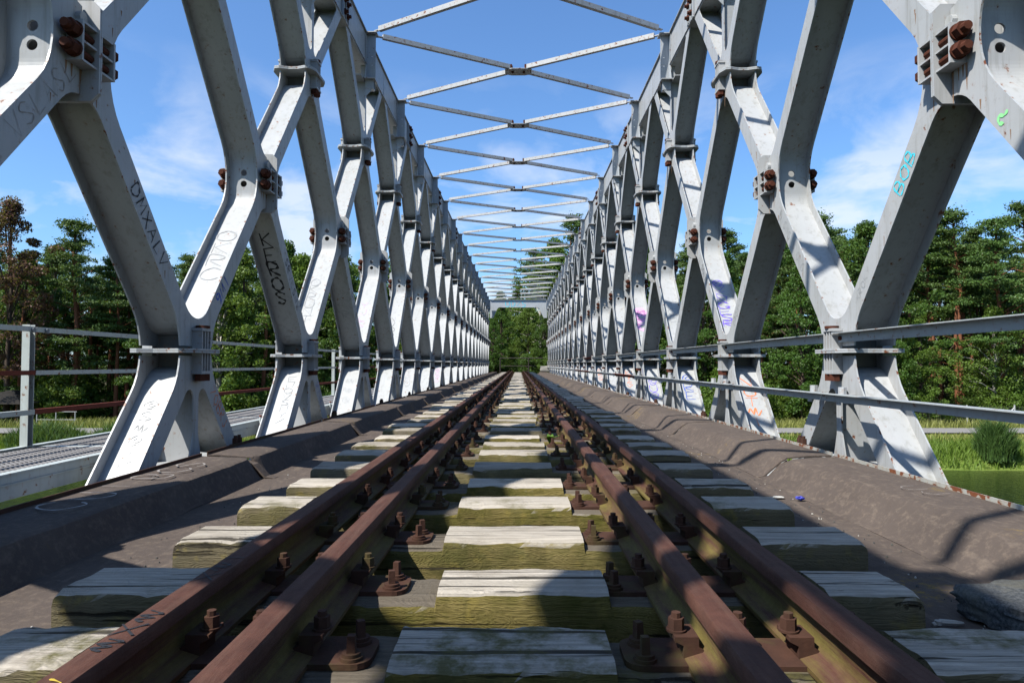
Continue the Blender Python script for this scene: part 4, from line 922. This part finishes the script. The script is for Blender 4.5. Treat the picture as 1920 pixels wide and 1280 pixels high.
# ---------------------------------------------------------------- grass and reeds (numpy blades)
def blades(name, pts, hts, wid, lean, mat, rng, kseg=2):
    n = len(pts); a = rng.uniform(0, 2 * np.pi, n); dx, dy = np.cos(a), np.sin(a); b = rng.uniform(0, 2 * np.pi, n); lx, ly = np.cos(b) * lean * hts, np.sin(b) * lean * hts
    V = np.zeros((n, 5, 3)); w_ = wid * rng.uniform(.6, 1.3, n)
    V[:, 0] = pts - np.c_[dx, dy, 0 * dx] * w_[:, None] / 2; V[:, 1] = pts + np.c_[dx, dy, 0 * dx] * w_[:, None] / 2
    mid = pts + np.c_[lx * .3, ly * .3, hts * .6]; V[:, 2] = mid + np.c_[dx, dy, 0 * dx] * w_[:, None] * .4; V[:, 3] = mid - np.c_[dx, dy, 0 * dx] * w_[:, None] * .4; V[:, 4] = pts + np.c_[lx, ly, hts]
    V = V.reshape(-1, 3); o = (np.arange(n) * 5)[:, None]; Q4 = (o + np.array([0, 1, 2, 3])); T = (o + np.array([3, 2, 4]))
    me = bpy.data.meshes.new(name); me.vertices.add(len(V)); me.vertices.foreach_set('co', V.ravel())
    loops = np.concatenate([Q4.ravel(), T.ravel()]); me.loops.add(len(loops)); me.loops.foreach_set('vertex_index', loops.astype(np.int32))
    st = np.concatenate([np.arange(n) * 4, 4 * n + np.arange(n) * 3]); me.polygons.add(2 * n); me.polygons.foreach_set('loop_start', st.astype(np.int32)); me.update(calc_edges=True); me.materials.append(mat); return me
rng = np.random.default_rng(4)
def gpts(n, x0, x1, y0, y1):
    x = rng.uniform(x0, x1, n); y = y0 + (y1 - y0) * rng.uniform(0, 1, n) ** 1.0; z = np.array([gh(a, b) for a, b in zip(x, y)]); k_ = z > ZW + .02; return np.c_[x, y, z][k_]
P1 = gpts(42000, -34, 34, 31.2, 34.8); h1 = rng.uniform(.15, .55, len(P1)) * np.array([1 + .6 * noise.noise(Vector((p[0] * .5, p[1] * .5, 0))) for p in P1])
o = obj('bank_grass', blades('bank_grass', P1, h1, .045, .45, GRASS, rng)); tag(o, 'tall yellow-green grass along the canal bank', 'grass', None, 'stuff')
P2 = np.concatenate([gpts(16000, -36, 36, 34.8, 36.6), gpts(16000, -36, 36, 39.5, 42.5)]); h2 = rng.uniform(.08, .28, len(P2)) * (1 + (P2[:, 1] > 39) * 1.1)
m_ = leaf_mat('dry_meadow_blades', (0.19, 0.25, 0.05), (0.31, 0.32, 0.09), .3)
o = obj('meadow_grass', blades('meadow_grass', P2, h2, .04, .4, m_, rng)); tag(o, 'short dry meadow grass on both sides of the grey path', 'grass', None, 'stuff')
def reed(x, y, rx, ry, h, n, lab):
    r = np.sqrt(rng.uniform(0, 1, n)); a = rng.uniform(0, 2 * np.pi, n); px, py = rx * r * np.cos(a), ry * r * np.sin(a); ht = h * (1 - .45 * r ** 2) * rng.uniform(.45, 1.0, n)
    # leaves start at several heights on the stems
    z0 = ht * rng.uniform(0, .55, n); me = blades('reed_clump', np.c_[px, py, z0], (ht - z0) * rng.uniform(.6, 1.25, n), .05, .42, REED, rng)
    o = obj('reed_clump', me, None, (x, y, max(gh(x, y), ZW) - .05)); tag(o, lab, 'reeds')
reed(22.1, 32.0, .80, .7, 2.15, 4200, 'big dark green reed clump at the water edge on the right')
reed(-23.2, 33.6, 2.0, 1.0, 1.55, 4200, 'leafy green reed clump behind the walkway, right of its nearest post')
reed(-19.6, 33.4, 1.3, .9, 1.6, 2600, 'smaller reed clump beside the left truss foot, behind the walkway')
reed(-32.0, 32.6, 1.6, .9, 1.2, 2600, 'low reed clump at the left edge of the photo')

# ---------------------------------------------------------------- trees
def leaf_mesh(name, C, size, flat, mat, rng, up=0.35):
    """C: leaf centres (n,3) -> small randomly turned lozenge faces"""
    n = len(C); a = rng.normal(size=(n, 3)); a[:, 2] *= flat; a /= np.linalg.norm(a, axis=1)[:, None]; b = rng.normal(size=(n, 3)); b[:, 2] *= flat
    b -= (a * b).sum(1)[:, None] * a; b /= np.linalg.norm(b, axis=1)[:, None]; s = size * rng.uniform(.6, 1.35, n)[:, None]
    V = np.stack([C - a * s, C - b * s * .55, C + a * s, C + b * s * .55], 1).reshape(-1, 3); me = bpy.data.meshes.new(name)
    me.vertices.add(4 * n); me.vertices.foreach_set('co', V.ravel()); me.loops.add(4 * n); me.loops.foreach_set('vertex_index', np.arange(4 * n, dtype=np.int32)); me.polygons.add(n); me.polygons.foreach_set('loop_start', (np.arange(n) * 4).astype(np.int32)); me.update(calc_edges=True); me.materials.append(mat); return me
def pine_meshes(seed, H=15, base=0.35, rad=2.9, dens=1.0):
    rg = np.random.default_rng(seed); r = random.Random(seed); tr = MB(); cs = []
    bend = [(0.25 * math.sin(seed + k * .9) * k / 8, 0.2 * math.cos(seed * 2 + k) * k / 8, H * k / 8) for k in range(9)]
    tr.tube(bend, [0.20 * (1 - k / 9.5) + .02 for k in range(9)], 8)
    nb = int(38 * dens)
    for i in range(nb):
        t = base + (1 - base) * (i + r.random()) / nb; z = H * t; k = t * 8; j = min(7, int(k)); p0 = Vector(bend[j]).lerp(Vector(bend[j + 1]), k - j)
        u = (t - base) / (1 - base); L = rad * (math.sin(min(1, u * 1.9 + .28) * 1.45)) * (1 - u ** 2.2 * .86) * r.uniform(.55, 1.15); a = r.uniform(0, 6.28); rise = L * r.uniform(-.05, .30) + u * L * .4
        p1 = p0 + Vector((math.cos(a) * L, math.sin(a) * L, rise)); pm = p0.lerp(p1, .55) + Vector((0, 0, .12 * L)); tr.tube([p0, pm, p1], [.05, .03, .012], 4)
        for q in range(int(4 + L * 2.6)):
            f = r.uniform(.35, 1.08); c = p0.lerp(p1, f) + Vector((r.gauss(0, .16), r.gauss(0, .16), .1 + .12 * L * (1 - f) + r.gauss(0, .06))); sd = L * .22 * (1.15 - abs(f - .75)); c += Vector((-math.sin(a), math.cos(a), 0)) * r.gauss(0, sd)
            R_ = r.uniform(.24, .50); m_n = int(62 * dens); pts = rg.normal(size=(m_n, 3)) * np.array([R_ * .62, R_ * .62, R_ * .22]) + np.array(c); cs.append(pts)
    for q in range(7):
        pts = rg.normal(size=(80, 3)) * np.array([.3, .3, .26]) + np.array([bend[8][0] + r.gauss(0, .15), bend[8][1] + r.gauss(0, .15), H - q * .28]); cs.append(pts)
    C = np.concatenate(cs); return leaf_mesh('pine_crown', C, .085, .8, PINE, rg), autosmooth(tr.mesh('trunk', [BARKP]), 60)
def broad_meshes(seed, H=12, rad=3.2, base=0.12, mat=None, bark=None, nclump=150, leaf=.095, per=150, dens=1):
    rg = np.random.default_rng(seed); r = random.Random(seed); tr = MB(); cs = []
    tr.tube([(0, 0, 0), (.1, .05, H * .3), (-.05, .1, H * .6), (0.05, 0, H * .92)], [.20, .15, .09, .02], 8)
    for i in range(nclump):
        u = r.random(); z = H * (base + (1 - base) * u); prof = math.sin(math.pi * min(1, (u * .80 + .20))) ** .6 * (1.0 if u < .72 else max(.12, 1 - (u - .72) / .34)); a = r.uniform(0, 6.28); rr = rad * prof * math.sqrt(r.uniform(.12, 1)) * (1 + .28 * math.sin(3 * a + seed) + .15 * math.sin(5 * a + z))
        c = Vector((rr * math.cos(a), rr * math.sin(a), z)); 
        if i % 3 == 0: tr.tube([(0, 0, z * .72), tuple(c * .55 + Vector((0, 0, z * .40))), tuple(c)], [.045, .03, .01], 4)
        R_ = r.uniform(.34, .75); pts = rg.normal(size=(per, 3)); pts /= np.linalg.norm(pts, axis=1)[:, None]; pts *= (rg.uniform(.25, 1, (per, 1)) ** .5) * R_; pts[:, 2] *= .72; cs.append(pts + np.array(c))
    C = np.concatenate(cs); return leaf_mesh('crown', C, leaf, 1.0, mat or LEAF, rg), autosmooth(tr.mesh('trunk', [bark or BARK]), 60)
PV = [pine_meshes(1, 15, .40, 2.8), pine_meshes(2, 16, .50, 2.4), pine_meshes(3, 14, .24, 3.2), pine_meshes(8, 15.5, .56, 2.3)]
BV = [broad_meshes(4, 11, 3.3, .08, LEAF), broad_meshes(5, 12, 3.0, .10, LEAFD), broad_meshes(6, 9, 2.8, .05, LEAF, BIRCH, 130, .085), broad_meshes(7, 13, 3.6, .12, LEAFD, None, 190)]
RV = broad_meshes(9, 15, 3.2, .22, LEAFR, None, 110, .09, 170)
SV = [broad_meshes(20, 3.4, 1.9, .0, LEAF, None, 60, .075, 150), broad_meshes(21, 2.8, 1.7, .0, LEAFD, None, 55, .075, 150)]
tcount = 0
def tree(pair, x, y, s, name, label, cat, group, zs=None):
    global tcount; tcount += 1
    o = obj(name, None, None, (x, y, gh(x, y) - .1), (0, 0, (tcount * 2.399) % 6.28)); o.scale = (s, s, zs or s); tag(o, label, cat, group)
    obj('crown', pair[0], o); obj('trunk', pair[1], o); return o
rt = random.Random(21)
def PX(px, Y): return (px - 972) / 1280 * Y
def topz(py, Y): return math.tan(math.atan((640 - py) / 1280) + R(1.92)) * Y
# named front trees by place: (px, py_top, Y, kind, label)
FR = [
 (135, 388, 43.5, PV[2], 'pine_tree', 'tall dark pine with layered boughs behind the walkway at the left', 15),
 (8, 368, 42.5, RV, 'broadleaf_tree', 'reddish thin-leaved tree at the left edge above the shelter', 15),
 (40, 470, 45, BV[3], 'broadleaf_tree', 'dark round broadleaf tree left of the tall pine', 13),
 (215, 480, 45, PV[0], 'pine_tree', 'dark pine just right of the tall layered pine', 15),
 (350, 478, 47, PV[1], 'pine_tree', 'pine seen between the first two arms of the left truss', 16),
 (410, 510, 44, BV[2], 'broadleaf_tree', 'light green birch-like tree behind the blue scrawl on the left truss', 9),
 (455, 478, 45, BV[0], 'broadleaf_tree', 'light green tree behind the dark arm lettered in black', 11),
 (300, 560, 43.0, BV[1], 'broadleaf_tree', 'dark broadleaf tree behind the lower near arm of the left truss', 12),
 (565, 485, 50, BV[2], 'broadleaf_tree', 'green tree between second and third columns of the left truss', 9),
 (655, 505, 54, BV[0], 'broadleaf_tree', 'green tree between third and fourth columns of the left truss', 11),
 (1870, 388, 43.5, PV[2], 'pine_tree', 'tall pine with broad bright boughs at the right edge of the photo', 15),
 (1795, 398, 46, PV[0], 'pine_tree', 'tall pine just right of the dark near arm of the right truss', 15),
 (1915, 385, 47, PV[1], 'pine_tree', 'pine partly cut by the right edge of the photo', 16),
 (1835, 430, 49, PV[3], 'pine_tree', 'slim pine standing back between two taller pines on the right', 15.5),
 (1740, 400, 47, PV[1], 'pine_tree', 'pine showing above the right edge of the dark near arm', 16),
 (1625, 418, 45, BV[3], 'broadleaf_tree', 'round dark broadleaf tree behind the V of the first right column', 13),
 (1550, 405, 47, PV[0], 'pine_tree', 'pine left of the round dark tree behind the right truss', 15),
 (1500, 500, 44, BV[1], 'broadleaf_tree', 'dark green tree behind the first right column foot', 12),
 (1395, 478, 50, PV[1], 'pine_tree', 'pine between the first and second columns of the right truss', 16),
 (1720, 600, 42.6, BV[0], 'broadleaf_tree', 'low leafy tree standing right behind the path, right of the first column', 11),
 (1640, 570, 43.2, BV[1], 'broadleaf_tree', 'dark leafy tree between the V and the lower handrail', 12),
 (1860, 580, 43.6, BV[2], 'broadleaf_tree', 'light leafy tree at the right edge above the reed clump', 9),
 (1310, 520, 55, BV[0], 'broadleaf_tree', 'green tree between second and third columns of the right truss', 11),
 # through the portal and above it
 (1068, 405, 84, PV[0], 'pine_tree', 'tall pine rising behind the braces above the right end of the portal', 15),
 (1000, 455, 80, PV[2], 'pine_tree', 'dark pine rising behind the braces above the middle of the portal', 15),
 (1040, 452, 78, BV[0], 'broadleaf_tree', 'light green tree rising above the portal between the two pines', 11),
 (1015, 500, 71, BV[2], 'broadleaf_tree', 'smaller light green tree rising just above the portal beam', 9),
 (990, 575, 66, BV[0], 'broadleaf_tree', 'bright green tree filling the portal, right of the middle', 11),
 (940, 560, 67, BV[1], 'broadleaf_tree', 'dark green tree filling the left of the portal', 12),
 (925, 600, 63, BV[3], 'broadleaf_tree', 'broadleaf tree at the left portal foot', 13),
 (1022, 590, 64, BV[1], 'broadleaf_tree', 'broadleaf tree at the right portal foot', 12),
]
for px, py, Y, pair, nm, lab, H0 in FR:
    x = PX(px, Y); s = (topz(py, Y) - gh(x, Y)) / H0; tree(pair, x, Y, s * (1.0 if s < 1.3 else 1.0), nm, lab, 'tree', 'trees around the canal')
# the wood behind, row by row
for row, (Yb, H_) in enumerate(((46.5, 11.5), (50, 13.5), (55, 15), (61, 16.5))):
    for side in (-1, 1):
        x = 13.0 + row * 1.5 if row < 2 else 9.0
        while x < 46:
            X = side * (x + rt.uniform(-.7, .7)); Y = Yb + rt.uniform(-1.6, 1.6) + max(0, (16 - x)) * .3
            far = rt.random() < (.74 if x > 20 else .45); pair = rt.choice(PV) if far else rt.choice(BV); H0 = 15 if far else 11.5
            if side < 0: hh = H_ * rt.uniform(.70, .88)
            else: hh = H_ * rt.uniform(.82, .96)
            tree(pair, X, Y, hh / H0, 'pine_tree' if far else 'broadleaf_tree', ('pine' if far else 'broadleaf tree') + ' in the shaded wood behind the front trees, ' + ('left' if side < 0 else 'right') + ' of the bridge', 'tree', 'trees of the wood %s of the bridge' % ('left' if side < 0 else 'right'))
            x += rt.uniform(2.7, 4.1)
for i in range(16):   # behind the portal
    X = rt.uniform(-12, 12); Y = rt.uniform(70, 82); pair = rt.choice(BV); tree(pair, X, Y, rt.uniform(.75, 1.0) if abs(X) > 5 else rt.uniform(.6, .8), 'broadleaf_tree', 'broadleaf tree in the green mass behind the far portal', 'tree', 'trees behind the portal')
for i in range(30):
    side = -1 if i % 2 else 1; X = side * rt.uniform(11, 38); Y = rt.uniform(42.8, 46); s = rt.uniform(.65, 1.2)
    tree(SV[i % 2] if i % 5 else SV[0], X, Y, s, 'shrub', 'leafy shrub under the wood edge behind the path, %s of the bridge' % ('left' if side < 0 else 'right'), 'shrub', 'shrubs under the wood edge %s of the bridge' % ('left' if side < 0 else 'right'))
for i in range(30):   # the wood continues on the near bank, behind and beside the viewer
    X = -44 + i * 3.0 + rt.uniform(-1, 1); Y = rt.uniform(-30, -19); tree(rt.choice(PV + BV), X, Y, rt.uniform(.75, 1.0), 'pine_tree', 'tree of the wood on the near bank behind the viewer', 'tree', 'trees on the near bank')
for i in range(14):
    side = -1 if i % 2 else 1; X = side * rt.uniform(3.2, 9); Y = rt.uniform(56, 63); tree(SV[i % 2], X, Y, rt.uniform(.5, .9), 'shrub', 'shrub on the embankment beside the far bridge end', 'shrub', 'shrubs on the far embankment')
for i in range(6): tree(SV[i % 2], -3.6 + i * 1.45, 63.5 + (i % 3) * .9, .62 + .08 * (i % 2), 'shrub', 'shrub closing the track beyond the dark barrier', 'shrub', 'shrubs beyond the barrier')
# bare pine stems standing in the shade of the wood
mb = MB(); mb.tube([(0, 0, 0), (.06, 0, 2.6), (-.04, .05, 5), (.05, 0, 7.6)], [.17, .14, .12, .07], 8)
for k in range(7): a = k * 2.1; z = 3 + k * .6; mb.tube([(0, 0, z), (math.cos(a) * .9, math.sin(a) * .9, z + .25)], [.03, .01], 4)
TM = autosmooth(mb.mesh('bare_stem', [BARKP]), 60)
for i in range(60):
    side = -1 if i % 2 else 1; X = side * rt.uniform(14, 40); Y = rt.uniform(44.2, 47.5)
    o = obj('pine_tree', None, None, (X, Y, gh(X, Y)), (rt.uniform(-.03, .03), rt.uniform(-.03, .03), rt.uniform(0, 6))); obj('trunk', TM, o); tag(o, 'bare reddish pine stem in the shade of the wood, %s of the bridge' % ('left' if side < 0 else 'right'), 'tree', 'bare pine stems in the wood %s of the bridge' % ('left' if side < 0 else 'right'))

# ---------------------------------------------------------------- shelter, fences, barrier
DW = plain('dark_timber', (0.07, 0.05, 0.035), .9, .1, .4, 14); SH = plain('dark_shingles', (0.060, 0.055, 0.05), .9, .1, .6, 6)
sx0 = PX(20, 42.2); rootS = obj('shelter', None, None, (sx0, 42.2, gh(sx0, 42.2))); tag(rootS, 'small open timber shelter with a dark shingled roof at the left edge', 'shelter')
mb = MB(); 
for k in range(9):   # stepped shingle courses of a hipped roof
    a = 1.75 * (1 - k / 9.5); z = 1.35 + k * .085; mb.plate([(-a, -a), (a, -a), (a, a), (-a, a)], [], FZ, z, z + .075)
obj('roof', mb.mesh('roof', [SH]), rootS)
for i in (-1, 1):
    for j in (-1, 1): mb = MB(); mb.box((i * 1.2 - .06, j * 1.2 - .06, 0), (i * 1.2 + .06, j * 1.2 + .06, 1.35)); obj('post', mb.mesh('post', [DW]), rootS)
mb = MB(); mb.box((-.9, -.4, .55), (.9, .4, .62)); mb.box((-.8, -.05, 0), (-.7, .05, .549)); mb.box((.7, -.05, 0), (.8, .05, .549)); obj('table', mb.mesh('table', [DW]), rootS)
METAL = plain('pale_metal', (0.42, 0.43, 0.42))
mb = MB(); fx = PX(66, 40.6)
for k in range(3): mb.tube([(k * 1.15, 0, 0), (k * 1.15, 0, .95)], [.03, .03], 6)
for z in (.45, .92): mb.tube([(0, 0, z), (2.4, 0, z)], [.022, .022], 6)
o = obj('railing', mb.mesh('railing', [METAL]), None, (fx, 40.6, gh(fx, 40.6))); tag(o, 'short pale tube railing beside the shelter behind the path', 'railing')
fr = obj('wire_fence', None, None, (PX(1680, 41.6), 41.6, -3.7)); tag(fr, 'wire mesh fence with pale posts at the wood edge on the right', 'fence')
mb = MB()
for k in range(60): mb.box((k * .18, -.002, .1), (k * .18 + .004, .002, 1.15))
for k in range(9): mb.box((0, -.002, .1 + k * .13), (10.6, .002, .104 + k * .13))
obj('wire_mesh', mb.mesh('wire_mesh', [plain('dark_wire', (.18, .18, .17))]), fr)
for x in (0, 4.05, 6.9, 10.6):
    mb = MB(); mb.tube([(0, 0, 0), (0, 0, 1.25)], [.045, .045], 8)
    if x == 6.9: mb.tube([(0, 0, 1.1), (-.95, 0, 0.15)], [.04, .04], 8)
    obj('post', mb.mesh('post', [METAL]), fr, (x, -0.05, 0))
ba = obj('barrier', None, None, (0, 60.2, -0.95)); tag(ba, 'dark tube barrier across the track beyond the far portal', 'barrier')
DK = plain('dark_steel', (.04, .035, .03)); mb = MB()
mb.tube([(-1.6, 0, 1.5), (3.4, 0, 1.5)], [.05, .05], 6); mb.tube([(-1.6, 0, .8), (3.4, 0, .8)], [.04, .04], 6); obj('rail', mb.mesh('rail', [DK]), ba)
for x in (-1.6, 0.9, 3.4): mb = MB(); mb.tube([(0, 0, 0), (0, 0, 1.5)], [.06, .06], 6); obj('post', mb.mesh('post', [DK]), ba, (x, 0, 0))
CONC = plain('pale_concrete', (.34, .33, .30))
o = obj('concrete_block', rock(9, .75, .4, .22, CONC, 'concrete_block', True), None, (2.5, 54.6, -0.36)); tag(o, 'pale concrete block lying at the far end of the right kerb', 'block')
